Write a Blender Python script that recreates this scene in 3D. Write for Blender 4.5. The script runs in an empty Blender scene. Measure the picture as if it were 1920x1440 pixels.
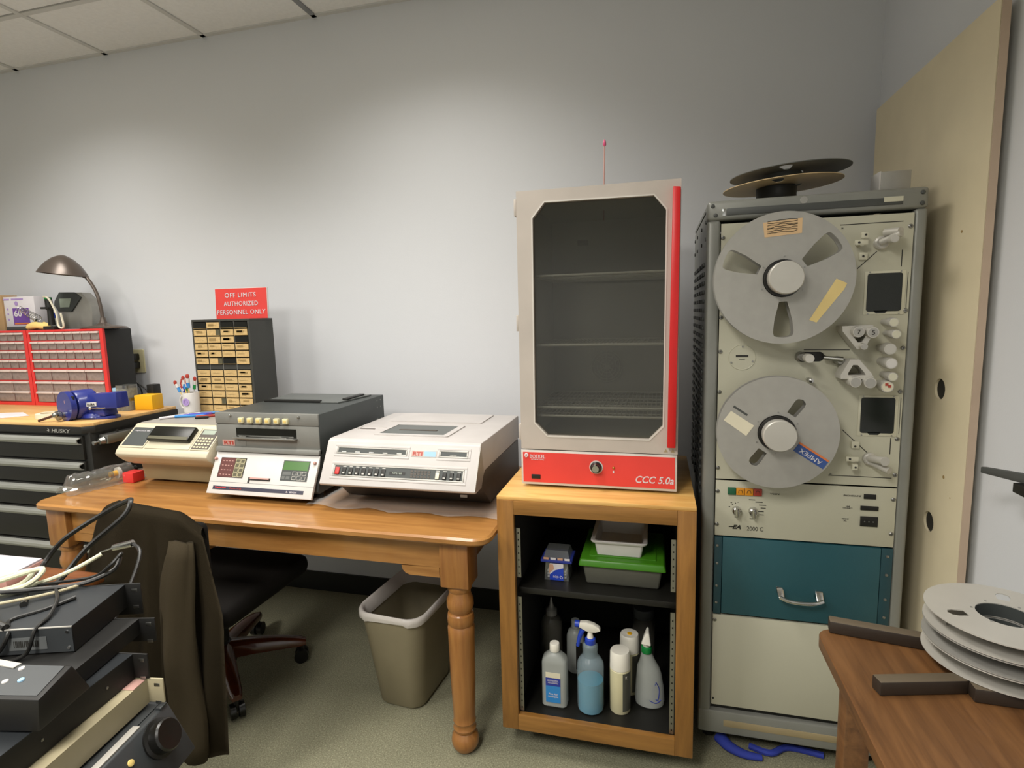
import bpy, bmesh, math, random
from mathutils import Vector, Matrix, noise as mnoise
random.seed(7)
R = math.radians
SC = bpy.context.scene
COL = SC.collection

# ------------------------------------------------------------------ camera
CH = 1.42
cd = bpy.data.cameras.new('camera'); cam = bpy.data.objects.new('camera', cd); COL.objects.link(cam)
cd.sensor_fit = 'HORIZONTAL'; cd.sensor_width = 36.0; cd.lens = 36.0 * 1044.6 / 1920.0; cd.clip_start = 0.02
_y, _p, _r = R(14.68), R(-7.18), R(1.415)
MR = (Matrix.Rotation(_y, 3, 'Z') @ Matrix.Rotation(_p, 3, 'X') @ Matrix.Rotation(_r, 3, 'Y'))
ax_r, ax_f, ax_u = MR @ Vector((1, 0, 0)), MR @ Vector((0, 1, 0)), MR @ Vector((0, 0, 1))
cm = Matrix((ax_r, ax_u, -ax_f)).transposed().to_4x4(); cm.translation = (0, 0, CH)
cam.matrix_world = cm
SC.camera = cam

# ------------------------------------------------------------------ view + world
SC.view_settings.view_transform = 'Standard'
SC.view_settings.look = 'None'
SC.view_settings.exposure = 0.16
SC.view_settings.gamma = 1.0
SC.view_settings.use_curve_mapping = False
W = bpy.data.worlds.new('world'); SC.world = W; W.use_nodes = True
W.node_tree.nodes['Background'].inputs[0].default_value = (0.9, 0.95, 1.0, 1)
W.node_tree.nodes['Background'].inputs[1].default_value = 0.05

# room constants
D, X0, CEIL = 2.44, 0.788, 2.796
XL, YF = -4.6, -3.0

# ceiling luminaires: (x, y, watts)
LAMPS = [(-0.95, 1.26, 21, 132), (-2.75, 1.24, 21, 132), (-0.80, -0.8, 60, 154), (-2.60, -0.8, 58, 154)]
for i, (lx, ly, w, sp_) in enumerate(LAMPS):
    ld = bpy.data.lights.new('ceiling_lamp', 'AREA'); ld.shape = 'RECTANGLE'; ld.size = 0.54; ld.size_y = 1.14
    ld.energy = w; ld.color = (1.0, 0.965, 0.905); ld.spread = R(sp_)
    lo = bpy.data.objects.new('ceiling_lamp', ld); COL.objects.link(lo); lo.location = (lx, ly, CEIL - 0.012)

# ------------------------------------------------------------------ materials
def lin(c):
    if isinstance(c, str):
        c = tuple(int(c[i:i + 2], 16) for i in (0, 2, 4))
    o = []
    for v in c:
        v = v / 255.0
        o.append(v / 12.92 if v <= 0.04045 else ((v + 0.055) / 1.055) ** 2.4)
    return (o[0], o[1], o[2], 1.0)
MATS = {}
def mat(name, col, rough=0.5, metal=0.0, bump=None, var=None, spec=0.5, emit=0.0, alpha=1.0, trans=0.0, sss=0.0, coat=0.0):
    if name in MATS: return MATS[name]
    m = bpy.data.materials.new(name); m.use_nodes = True; nt = m.node_tree; b = nt.nodes['Principled BSDF']
    c = lin(col)
    b.inputs['Base Color'].default_value = c
    b.inputs['Roughness'].default_value = rough; b.inputs['Metallic'].default_value = metal
    b.inputs['Specular IOR Level'].default_value = spec
    b.inputs['Alpha'].default_value = alpha; b.inputs['Transmission Weight'].default_value = trans
    b.inputs['Coat Weight'].default_value = coat
    if emit:
        b.inputs['Emission Color'].default_value = c; b.inputs['Emission Strength'].default_value = emit
    tc = nt.nodes.new('ShaderNodeTexCoord')
    if var is None: var = (9.0, 0.05)
    n = nt.nodes.new('ShaderNodeTexNoise'); n.inputs['Scale'].default_value = var[0]; n.inputs['Detail'].default_value = 4
    nt.links.new(tc.outputs['Object'], n.inputs['Vector'])
    hs = nt.nodes.new('ShaderNodeHueSaturation'); hs.inputs['Color'].default_value = c
    mr = nt.nodes.new('ShaderNodeMapRange'); mr.inputs[1].default_value = 0.3; mr.inputs[2].default_value = 0.7
    mr.inputs[3].default_value = 1 - var[1]; mr.inputs[4].default_value = 1 + var[1]
    nt.links.new(n.outputs['Fac'], mr.inputs[0]); nt.links.new(mr.outputs[0], hs.inputs['Value'])
    nt.links.new(hs.outputs[0], b.inputs['Base Color'])
    if bump:
        n2 = nt.nodes.new('ShaderNodeTexNoise'); n2.inputs['Scale'].default_value = bump[0]; n2.inputs['Detail'].default_value = 3
        nt.links.new(tc.outputs['Object'], n2.inputs['Vector'])
        bp = nt.nodes.new('ShaderNodeBump'); bp.inputs['Strength'].default_value = bump[1]; bp.inputs['Distance'].default_value = 0.002
        nt.links.new(n2.outputs['Fac'], bp.inputs['Height']); nt.links.new(bp.outputs[0], b.inputs['Normal'])
    MATS[name] = m
    return m
def wood(name, c1, c2, stretch=(1, 14, 14), rough=0.4, scale=3.0, coat=0.1):
    m = bpy.data.materials.new(name); m.use_nodes = True; nt = m.node_tree; b = nt.nodes['Principled BSDF']
    tc = nt.nodes.new('ShaderNodeTexCoord'); mp = nt.nodes.new('ShaderNodeMapping'); mp.inputs['Scale'].default_value = stretch
    nt.links.new(tc.outputs['Object'], mp.inputs[0])
    n = nt.nodes.new('ShaderNodeTexNoise'); n.inputs['Scale'].default_value = scale; n.inputs['Detail'].default_value = 7; n.inputs['Roughness'].default_value = 0.62
    n.inputs['Distortion'].default_value = 0.5
    nt.links.new(mp.outputs[0], n.inputs['Vector'])
    r = nt.nodes.new('ShaderNodeValToRGB'); r.color_ramp.elements[0].position = 0.33; r.color_ramp.elements[1].position = 0.66
    r.color_ramp.elements[0].color = lin(c1); r.color_ramp.elements[1].color = lin(c2)
    nt.links.new(n.outputs['Fac'], r.inputs[0]); nt.links.new(r.outputs[0], b.inputs['Base Color'])
    b.inputs['Roughness'].default_value = rough; b.inputs['Coat Weight'].default_value = coat
    MATS[name] = m
    return m
def clear(name, tint, gloss=0.12, rough=0.03, opac=0.0, ocol='ffffff'):
    """thin clear plastic or glass: tinted transparent plus a glossy coat"""
    m = bpy.data.materials.new(name); m.use_nodes = True; nt = m.node_tree
    for n in list(nt.nodes): nt.nodes.remove(n)
    out = nt.nodes.new('ShaderNodeOutputMaterial'); t = nt.nodes.new('ShaderNodeBsdfTransparent'); t.inputs[0].default_value = lin(tint)
    g = nt.nodes.new('ShaderNodeBsdfGlossy'); g.inputs['Roughness'].default_value = rough
    lw = nt.nodes.new('ShaderNodeLayerWeight'); lw.inputs[0].default_value = .5
    pw = nt.nodes.new('ShaderNodeMath'); pw.operation = 'POWER'; pw.inputs[1].default_value = 3.0
    ml = nt.nodes.new('ShaderNodeMath'); ml.operation = 'MULTIPLY_ADD'; ml.inputs[1].default_value = gloss * 2; ml.inputs[2].default_value = gloss * .35
    nt.links.new(lw.outputs['Facing'], pw.inputs[0]); nt.links.new(pw.outputs[0], ml.inputs[0])
    mx = nt.nodes.new('ShaderNodeMixShader'); nt.links.new(ml.outputs[0], mx.inputs[0]); nt.links.new(t.outputs[0], mx.inputs[1]); nt.links.new(g.outputs[0], mx.inputs[2])
    last = mx
    if opac:
        d = nt.nodes.new('ShaderNodeBsdfDiffuse'); d.inputs[0].default_value = lin(ocol)
        m2 = nt.nodes.new('ShaderNodeMixShader'); m2.inputs[0].default_value = opac
        nt.links.new(mx.outputs[0], m2.inputs[1]); nt.links.new(d.outputs[0], m2.inputs[2]); last = m2
    nt.links.new(last.outputs[0], out.inputs[0]); MATS[name] = m
    return m
def carpet():
    m = bpy.data.materials.new('carpet'); m.use_nodes = True; nt = m.node_tree; b = nt.nodes['Principled BSDF']
    tc = nt.nodes.new('ShaderNodeTexCoord')
    n = nt.nodes.new('ShaderNodeTexNoise'); n.inputs['Scale'].default_value = 210; n.inputs['Detail'].default_value = 3
    n2 = nt.nodes.new('ShaderNodeTexNoise'); n2.inputs['Scale'].default_value = 5; n2.inputs['Detail'].default_value = 4
    for q in (n, n2): nt.links.new(tc.outputs['Object'], q.inputs['Vector'])
    r = nt.nodes.new('ShaderNodeValToRGB'); e = r.color_ramp.elements
    e[0].position = .3; e[0].color = lin('777560'); e[1].position = .62; e[1].color = lin('97957d')
    x = e.new(.75); x.color = lin('bdb797')
    nt.links.new(n.outputs['Fac'], r.inputs[0])
    mx = nt.nodes.new('ShaderNodeMixRGB'); mx.blend_type = 'MULTIPLY'; mx.inputs[0].default_value = .25
    nt.links.new(r.outputs[0], mx.inputs[1]); nt.links.new(n2.outputs['Fac'], mx.inputs[2]); nt.links.new(mx.outputs[0], b.inputs['Base Color'])
    b.inputs['Roughness'].default_value = .95; b.inputs['Specular IOR Level'].default_value = .1
    bp = nt.nodes.new('ShaderNodeBump'); bp.inputs['Strength'].default_value = .5; bp.inputs['Distance'].default_value = .004
    nt.links.new(n.outputs['Fac'], bp.inputs['Height']); nt.links.new(bp.outputs[0], b.inputs['Normal'])
    MATS['carpet'] = m
    return m
M = MATS
carpet()
mat('wall_paint', 'cfd1d5', .62, bump=(260, .12), var=(1.5, .012))
mat('ceiling_tile', 'e8e8e8', .9, bump=(180, .4), var=(60, .03))
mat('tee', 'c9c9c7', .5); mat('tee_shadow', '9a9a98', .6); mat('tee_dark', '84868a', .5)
mat('black', '12110d', .5); mat('black_gloss', '0f0e0c', .32); mat('black_matte', '14120e', .85); mat('rubber', '1b1a19', .7)
mat('chrome', 'c8c8c6', .18, 1.0); mat('steel', '9b9b97', .35, 1.0); mat('alu', 'a9a8a3', .42, 1.0, bump=(400, .08))
mat('alu_paint', 'a3a19b', .42, .35, var=(30, .04)); mat('alu_light', 'bdbab2', .4, .3)
mat('white', 'c8c5c1', .45); mat('white_shell', 'bbb6b3', .42, bump=(500, .1)); mat('offwhite', 'd9d2bd', .5)
mat('beige_shell', 'c2baa2', .45, bump=(400, .08)); mat('beige_dark', '9c8d6c', .5)
mat('rack_grey', '84857f', .38, .15, bump=(300, .1)); mat('rack_dark', '4a4c4a', .5, .2)
mat('panel_cream', 'b7b5a2', .45, bump=(300, .05), var=(3, .02)); mat('panel_cream_edge', 'c6c3ae', .45)
mat('teal', '27535c', .4, .1, bump=(250, .12)); mat('teal_dark', '1f4149', .45)
mat('red_plastic', 'd6322f', .4); mat('red_panel', 'd83f38', .38); mat('red_handle', 'c81a1c', .35)
mat('grey_paint', '7d7d78', .45, .1, bump=(300, .1)); mat('grey_dark', '3d4140', .5, .1); mat('grey_mid', '5c5f5d', .5)
mat('oven_grey', 'b4aba2', .5, bump=(300, .05)); mat('oven_inside', 'c4c2bb', .5, 0, var=(4, .08)); mat('oven_trim', 'c9c4bc', .4)
mat('keys', 'd0c8a0', .5); mat('screen_green', '3f6a2c', .3); mat('panel_maroon', '5a2f2b', .4); mat('panel_olive', '53503b', .45)
mat('tan_card', 'c4a671', .8, var=(120, .12)); mat('tan_line', '9a8050', .8); mat('cardboard', 'a98a62', .85)
mat('blue_enamel', '232e7c', .35, coat=.3); mat('blue_plastic', '1f3fb0', .4); mat('yellow', 'e6ad12', .5); mat('yellow_pale', 'dfc377', .8)
mat('lamp_brown', '5a5049', .32, .4); mat('glass_dark', '14140f', .3, spec=.3); mat('screen_dark', '1b1f1a', .15); mat('screen_lit', '8f9a8c', .3)
mat('drawer_clear', '8c7d78', .3, var=(60, .18)); mat('drawer_lip', 'c9b9b2', .35)
mat('paper', 'd0ccd0', .8); mat('purple', '6b4396', .6); mat('purple_pale', 'a58cc4', .6); mat('orange', 'c8703a', .6)
mat('green_lid', '3f7d17', .4); mat('grey_bin', '55554c', .5); mat('beige_bin', '837a62', .55, bump=(200, .1)); mat('bag_white', 'c9c3bd', .5, bump=(60, .6))
mat('jacket', '332c1f', .92, bump=(500, .35), var=(5, .12), spec=.15); mat('mahogany', '4a200f', .2, coat=.6); mat('leather', '0e0b08', .8, spec=.2)
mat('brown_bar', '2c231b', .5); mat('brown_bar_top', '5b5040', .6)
mat('panel_wood', 'd8ccae', .6, var=(7, .04)); mat('panel_wood_edge', 'b5a08c', .7); mat('hole_dark', '2a271f', .9)
mat('liquid_blue', '2f86a3', .15, var=(5, .03)); mat('label_blue', '2e7fc0', .5); mat('label_navy', '28368f', .5); mat('cap_white', 'e2ded2', .45)
mat('can_cream', 'd4cda8', .4); mat('can_label', '4f5048', .5); mat('green', '14803c', .4); mat('translucent', 'b9bdb8', .35, alpha=.55); mat('translucent_dark', '77746a', .3, alpha=.45)
mat('cable_white', 'c9c9ae', .5); mat('cable_black', '161513', .4); mat('gear_black', '0b0a08', .55); mat('pad_paper', 'b3afb5', .85); mat('equip_grey', '3c3f41', .4, .2); mat('equip_top', '2e3134', .38, .3, var=(4, .1))
mat('equip_beige', 'a79d80', .45); mat('silver_label', '6f7272', .4, .3); mat('gold', 'b08d4a', .35, .8); mat('reel_tan', 'd0b588', .4, 0)
mat('tape_yellow', 'd6bf80', .7); mat('tan_label', 'cfae84', .75); mat('amber', 'd18a1c', .4); mat('dgreen', '1f5c3f', .4); mat('brick_red', 'a2382c', .4)
mat('diffuser', 'fff6e4', .6, emit=1.5); mat('led_red', 'a52020', .4); mat('ink', '2a2824', .6); mat('plate_cream', 'd4cdb6', .4)
mat('glass_tube', '8c8f88', .1, alpha=.3); mat('pink', 'c94f77', .3); mat('light_blue', '8fb4cf', .5); mat('ivory', 'cfc79f', .5); mat('blue_sock', '2a3a9a', .8, bump=(200, .4)); mat('skin_tone', 'c79a7e', .6)
mat('side_brown', '4b433b', .5, bump=(200, .15)); mat('red_fill', 'd8403a', .45); mat('pinkish', 'b88f86', .5)
wood('oak', '775022', '94672f', (13, 13, 1.1), .38, 3.2); wood('oak_h', '795325', '976b34', (1.1, 13, 13), .38, 3.2)
wood('oak_lit_top', 'c4914c', 'dcb26c', (1.3, 12, 12), .35, 2.6)  # cabinet top: same oak, lightened to paint in the light falling on it
wood('table_wood', '8d5f30', 'ad7c43', (1.0, 13, 13), .33, 2.6, .25); wood('leg_wood', '86552a', '9e6d38', (16, 16, 1.5), .33, 2.5, .3)
wood('chest_wood', 'c99a5c', 'ddb67a', (1, 12, 12), .45, 2.6); wood('laminate', '553820', '74502f', (14, 1, 14), .38, 3.4, .1)
wood('crate_wood', '5f3416', '7d4a22', (1, 12, 12), .4, 3)
clear('oven_glass', 'd2d2ce', .14, .04, .03, '8f8f88'); clear('clear_plastic', 'e6e8e6', .3, .12, .10, 'c8ccca'); clear('clear_bag', 'f6f6f4', .12, .12, .20, 'f0eeea')
clear('bag_film', 'f4f4f2', .35, .08, .05, 'f0eeea'); clear('glass', 'd6dad2', .35, .03, .05, 'b9beb8')

# ------------------------------------------------------------------ builders
def root_of(o):
    while o.parent: o = o.parent
    return o
def link(name, me, parent=None):
    o = bpy.data.objects.new(name, me); COL.objects.link(o)
    if parent is not None: o.parent = parent
    return o
def thing(name, label, cat, loc=(0, 0, 0), group=None):
    o = bpy.data.objects.new(name, None); COL.objects.link(o); o.location = loc; o.empty_display_size = .05
    o['label'] = label; o['category'] = cat
    if group: o['group'] = group
    return o
def tag(o, label, cat, group=None):
    o['label'] = label; o['category'] = cat
    if group: o['group'] = group
    return o
def catmull(pts, k=6, closed=False):
    P = [Vector(p) for p in pts]; n = len(P); out = []
    rng = range(n if closed else n - 1)
    for i in rng:
        if closed: a, b, c, d = P[(i - 1) % n], P[i], P[(i + 1) % n], P[(i + 2) % n]
        else: a, b, c, d = P[max(i - 1, 0)], P[i], P[i + 1], P[min(i + 2, n - 1)]
        for j in range(k):
            t = j / k
            out.append(.5 * ((2 * b) + (c - a) * t + (2 * a - 5 * b + 4 * c - d) * t * t + (3 * b - a - 3 * c + d) * t ** 3))
    if not closed: out.append(P[-1])
    return out
class MB:
    def __init__(s): s.bm = bmesh.new(); s.mi = 0
    def m(s, i): s.mi = i; return s
    def _faces(s, before):
        for f in s.bm.faces:
            if f not in before: f.material_index = s.mi
    def _add(s, vs, fs, bev=0, seg=2):
        v = [s.bm.verts.new(p) for p in vs]; nf = []
        for f in fs:
            try: nf.append(s.bm.faces.new([v[i] for i in f]))
            except ValueError: pass
        for f in nf: f.material_index = s.mi
        if bev:
            es = list({e for f in nf for e in f.edges})
            r = bmesh.ops.bevel(s.bm, geom=es, offset=bev, segments=seg, profile=.5, affect='EDGES', clamp_overlap=True)
            for f in r['faces']: f.material_index = s.mi
        return s
    def hexa(s, p, bev=0, seg=2):
        return s._add(p, [(0, 3, 2, 1), (4, 5, 6, 7), (0, 1, 5, 4), (1, 2, 6, 5), (2, 3, 7, 6), (3, 0, 4, 7)], bev, seg)
    def box(s, x0, x1, y0, y1, z0, z1, bev=0, seg=2):
        return s.hexa([(x0, y0, z0), (x1, y0, z0), (x1, y1, z0), (x0, y1, z0), (x0, y0, z1), (x1, y0, z1), (x1, y1, z1), (x0, y1, z1)], bev, seg)
    def frustum(s, b, t, bev=0, seg=2):
        """b=(x0,x1,y0,y1,z) t=(x0,x1,y0,y1,z)"""
        q = lambda a: [(a[0], a[2], a[4]), (a[1], a[2], a[4]), (a[1], a[3], a[4]), (a[0], a[3], a[4])]
        return s.hexa(q(b) + q(t), bev, seg)
    def prism(s, poly, a, b, plane='xz', bev=0, seg=2):
        n = len(poly)
        f = {'xz': lambda p, h: (p[0], h, p[1]), 'yz': lambda p, h: (h, p[0], p[1]), 'xy': lambda p, h: (p[0], p[1], h)}[plane]
        vs = [f(p, a) for p in poly] + [f(p, b) for p in poly]
        fs = [tuple(range(n)), tuple(range(2 * n - 1, n - 1, -1))] + [(i, i + n, (i + 1) % n + n, (i + 1) % n) for i in range(n)]
        return s._add(vs, fs, bev, seg)
    def rings(s, rs, cap=True, closed_path=False):
        n = len(rs[0]); V = [[s.bm.verts.new(p) for p in r] for r in rs]; k = len(rs)
        for i in range(k if closed_path else k - 1):
            A, B = V[i], V[(i + 1) % k]
            for j in range(n):
                try: f = s.bm.faces.new((A[j], A[(j + 1) % n], B[(j + 1) % n], B[j])); f.material_index = s.mi
                except ValueError: pass
        if cap and not closed_path:
            for r in (V[0][::-1], V[-1]):
                try: f = s.bm.faces.new(r); f.material_index = s.mi
                except ValueError: pass
        return s
    def lathe(s, prof, c=(0, 0, 0), axis=(0, 0, 1), n=32, cap=True):
        ax = Vector(axis).normalized(); t = Vector((1, 0, 0)) if abs(ax.x) < .9 else Vector((0, 1, 0))
        u = ax.cross(t).normalized(); v = ax.cross(u); c = Vector(c)
        return s.rings([[c + ax * z + (u * math.cos(2 * math.pi * j / n) + v * math.sin(2 * math.pi * j / n)) * max(r, 1e-5) for j in range(n)] for r, z in prof], cap)
    def cyl(s, p0, p1, r0, r1=None, n=20):
        p0, p1 = Vector(p0), Vector(p1); r1 = r0 if r1 is None else r1
        return s.lathe([(r0, 0), (r1, (p1 - p0).length)], p0, p1 - p0, n)
    def tube(s, pts, r, n=8, k=6, closed=False):
        P = catmull(pts, k, closed); m = len(P); rs = []; up = Vector((0.13, 0.21, .97))
        for i in range(m):
            d = (P[(i + 1) % m] - P[i - 1]) if closed else (P[min(i + 1, m - 1)] - P[max(i - 1, 0)])
            d = d.normalized(); u = d.cross(up)
            u = u.normalized() if u.length > 1e-3 else Vector((1, 0, 0)); v = d.cross(u).normalized(); up = v if v.dot(up) > 0 else -v
            rr = r(i / max(m - 1, 1)) if callable(r) else r
            rs.append([P[i] + (u * math.cos(2 * math.pi * j / n) + up * math.sin(2 * math.pi * j / n)) * rr for j in range(n)])
        return s.rings(rs, True, closed)
    def sphere(s, c, r, sx=1, sy=1, sz=1, n=16):
        c = Vector(c); rs = []
        for i in range(n // 2 + 1):
            a = math.pi * i / (n // 2); q = max(math.sin(a), 1e-3)
            rs.append([(c.x + r * sx * q * math.cos(2 * math.pi * j / n), c.y + r * sy * q * math.sin(2 * math.pi * j / n), c.z - r * sz * math.cos(a)) for j in range(n)])
        return s.rings(rs, True)
    def bulge(s, c, u, v, nrm, prof):
        return s
    def build(s, name, mats, parent=None, smooth=35, xf=None):
        if xf is not None: bmesh.ops.transform(s.bm, matrix=xf, verts=s.bm.verts)
        if parent is not None:
            L = root_of(parent).location; bmesh.ops.translate(s.bm, verts=s.bm.verts, vec=-L)
        bmesh.ops.recalc_face_normals(s.bm, faces=s.bm.faces)
        me = bpy.data.meshes.new(name); s.bm.to_mesh(me); s.bm.free()
        if isinstance(mats, str): mats = [mats]
        for q in mats: me.materials.append(M[q])
        if smooth:
            for p in me.polygons: p.use_smooth = True
            me.set_sharp_from_angle(angle=R(smooth))
        return link(name, me, parent)
    def solo(s, name, mats, label, cat, group=None, smooth=35, base=None):
        """a top-level thing that is one mesh; origin at its base"""
        bb = [v.co for v in s.bm.verts]
        b = Vector(base) if base else Vector(((min(p.x for p in bb) + max(p.x for p in bb)) / 2, (min(p.y for p in bb) + max(p.y for p in bb)) / 2, min(p.z for p in bb)))
        bmesh.ops.translate(s.bm, verts=s.bm.verts, vec=-b)
        o = s.build(name, mats, None, smooth); o.location = b
        return tag(o, label, cat, group)
def curve_mesh(cu):
    o = bpy.data.objects.new('tmp', cu); COL.objects.link(o)
    dg = bpy.context.evaluated_depsgraph_get(); me = bpy.data.meshes.new_from_object(o.evaluated_get(dg))
    bpy.data.objects.remove(o); bpy.data.curves.remove(cu)
    return me
def basis(o, u, v):
    u, v = Vector(u).normalized(), Vector(v).normalized(); n = u.cross(v)
    m = Matrix((u, v, n)).transposed().to_4x4(); m.translation = Vector(o)
    return m
def plate(name, outer, holes, t, mats, parent, o=(0, 0, 0), u=(1, 0, 0), v=(0, 0, 1), bevel=0):
    """flat plate with cut-outs; 2D outline in (u, v), thickness t centred on the plane through o"""
    cu = bpy.data.curves.new('tmp', 'CURVE'); cu.dimensions = '2D'; cu.fill_mode = 'BOTH'; cu.extrude = t / 2
    for P in [outer] + list(holes):
        sp = cu.splines.new('POLY'); sp.points.add(len(P) - 1)
        for i, p in enumerate(P): sp.points[i].co = (p[0], p[1], 0, 1)
        sp.use_cyclic_u = True
    me = curve_mesh(cu); mw = basis(o, u, v)
    if parent is not None: mw = Matrix.Translation(-root_of(parent).location) @ mw
    me.transform(mw); me.materials.clear()
    if isinstance(mats, str): mats = [mats]
    for q in mats: me.materials.append(M[q])
    for p in me.polygons: p.use_smooth = True; p.material_index = 0
    me.set_sharp_from_angle(angle=R(35)); me.name = name
    return link(name, me, parent)
def txt(parent, s, o, w, mt, u=(1, 0, 0), v=(0, 0, 1), h=None, name='lettering', t=.0006, shear=0, bold=0, spacing=1.0):
    cu = bpy.data.curves.new('tmp', 'FONT'); cu.body = s; cu.align_x = 'CENTER'; cu.align_y = 'CENTER'; cu.extrude = .001; cu.size = 1
    cu.shear = shear; cu.offset = bold; cu.space_character = spacing; cu.resolution_u = 3
    me = curve_mesh(cu); xs = [q.co.x for q in me.vertices]; ys = [q.co.y for q in me.vertices]; zs = [q.co.z for q in me.vertices]
    cx, cy = (min(xs) + max(xs)) / 2, (min(ys) + max(ys)) / 2
    sx = w / (max(xs) - min(xs)); sy = (h / (max(ys) - min(ys))) if h else sx
    me.transform(Matrix.Translation((-cx, -cy, 0))); me.transform(Matrix.Diagonal((sx, sy, t / max(1e-6, max(zs) - min(zs)), 1)))
    mw = basis(o, u, v)
    if parent is not None: mw = Matrix.Translation(-root_of(parent).location) @ mw
    me.transform(mw); me.materials.clear(); me.materials.append(M[mt]); me.name = name
    for p in me.polygons: p.material_index = 0
    return link(name, me, parent)
def circle(r, n=40, c=(0, 0)): return [(c[0] + r * math.cos(2 * math.pi * i / n), c[1] + r * math.sin(2 * math.pi * i / n)) for i in range(n)]
def rrect(x0, x1, y0, y1, r, n=5):
    o = []
    for cx, cy, a in ((x1 - r, y1 - r, 0), (x0 + r, y1 - r, 90), (x0 + r, y0 + r, 180), (x1 - r, y0 + r, 270)):
        for i in range(n + 1): q = R(a + 90 * i / n); o.append((cx + r * math.cos(q), cy + r * math.sin(q)))
    return o
def copy_tree(o, parent=None):
    c = o.copy(); COL.objects.link(c)
    if parent is not None: c.parent = parent
    for ch in list(o.children): copy_tree(ch, c)
    return c
def struct(o): o['kind'] = 'structure'; return o

# ------------------------------------------------------------------ the room
struct(MB().box(XL - .1, X0 + .1, YF - .1, D + .1, -.1, 0).build('floor', 'carpet'))
struct(MB().box(XL - .1, X0 + .1, D, D + .1, 0, CEIL).build('wall_back', 'wall_paint'))
struct(MB().box(X0, X0 + .1, YF, D, 0, CEIL).build('wall_right', 'wall_paint'))
struct(MB().box(XL - .1, XL, YF, D, 0, CEIL).build('wall_left', 'wall_paint'))
struct(MB().box(XL - .1, X0 + .1, YF - .1, YF, 0, CEIL).build('wall_front', 'wall_paint'))
b = MB().box(XL, X0, YF, D, CEIL, CEIL + .08)
struct(b.build('ceiling', 'ceiling_tile'))
struct(MB().box(XL, X0, D - .012, D, 0, .1).build('baseboard_back', 'black'))
struct(MB().box(X0 - .012, X0, YF, D - .012, 0, .1).build('baseboard_right', 'black'))
# suspended ceiling grid
b = MB()
for x in [-1.53 + .61 * k for k in range(-5, 4)]:
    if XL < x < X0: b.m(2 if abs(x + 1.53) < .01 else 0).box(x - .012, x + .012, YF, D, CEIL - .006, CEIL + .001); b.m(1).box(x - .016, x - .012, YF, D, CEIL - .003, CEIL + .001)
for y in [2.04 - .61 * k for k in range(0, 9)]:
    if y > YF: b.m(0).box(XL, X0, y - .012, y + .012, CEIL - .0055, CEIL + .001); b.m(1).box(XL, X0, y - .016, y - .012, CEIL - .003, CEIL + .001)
b.m(0).box(XL, X0, D - .022, D, CEIL - .006, CEIL + .001)
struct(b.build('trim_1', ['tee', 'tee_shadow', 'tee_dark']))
for i, (lx, ly, w, sp_) in enumerate(LAMPS):
    t = thing('ceiling_light', ('recessed ceiling light just out of view above the oven', 'recessed ceiling light just out of view above the cream machine', 'recessed ceiling light behind the viewer on the right', 'recessed ceiling light behind the viewer on the left')[i], 'ceiling light', (lx, ly, CEIL - .012), 'ceiling lights out of view above')
    plate('frame', [(-.305, -.605), (.305, -.605), (.305, .605), (-.305, .605)], [[(-.275, -.575), (.275, -.575), (.275, .575), (-.275, .575)]], .006, 'tee', t, (lx, ly, CEIL - .009), (1, 0, 0), (0, 1, 0))
    MB().box(lx - .274, lx + .274, ly - .574, ly + .574, CEIL - .008, CEIL - .004).build('diffuser', 'diffuser', t)
# ------------------------------------------------------------------ writing table
tb = thing('table', 'long honey-coloured wooden table with turned legs carrying the three white and grey machines', 'table', (-1.38, 1.83, 0))
TX0, TX1, TY0, TY1, TZ = -2.275, -.478, 1.492, 2.30, .76
def tt(z0, z1, ins, r): return [(p[0], p[1]) for p in rrect(TX0 + ins, TX1 - ins, TY0 + ins, TY1 - ins, r, 6)]
b = MB(); P0 = tt(0, 0, .006, .05); P1 = tt(0, 0, 0, .056)
b.rings([[(x, y, TZ - .024) for x, y in P0], [(x, y, TZ - .018) for x, y in P1], [(x, y, TZ - .006) for x, y in P1], [(x, y, TZ) for x, y in tt(0, 0, .007, .05)]])
b.build('tabletop', 'table_wood', tb)
b = MB(); ya, yb_ = 1.555, 2.235
b.box(-2.17, -.65, ya, ya + .02, .632, .735).box(-2.17, -.65, yb_, yb_ + .02, .632, .735)
b.box(-2.215, -2.195, ya + .06, yb_ - .04, .632, .735).box(-.59, -.57, ya + .06, yb_ - .04, .632, .735)
b.build('apron', 'table_wood', tb)
for sx, x in ((1, -2.16), (-1, -.66)):
    pts = [(x, .632), (x, .598)] + [(x + sx * (.10 + .03 * math.sin(R(a))), .628 - .03 * math.cos(R(a))) for a in (0, 30, 60, 90)]
    MB().prism(pts, ya + .001, ya + .019, 'xz').build('corner_bracket', 'table_wood', tb)
leg_prof = [(.018, 0), (.034, .006), (.043, .02), (.0455, .036), (.042, .055), (.032, .068), (.036, .073), (.038, .082), (.034, .09), (.034, .1), (.0375, .106), (.0355, .112), (.036, .13), (.0405, .26), (.0425, .40), (.0432, .432), (.038, .44),
            (.0425, .447), (.0432, .465), (.041, .478), (.034, .483), (.039, .49), (.0435, .505), (.0425, .525), (.036, .54), (.034, .552), (.039, .562), (.038, .572), (.036, .578)]
for lx, ly in ((-.602, 1.578), (-2.205, 1.578), (-.602, 2.225), (-2.205, 2.225)):
    b = MB(); b.lathe(leg_prof, (lx, ly, 0), n=28); b.box(lx - .0475, lx + .0475, ly - .0475, ly + .0475, .578, .735, .006)
    b.build('leg', 'leg_wood', tb)

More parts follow.
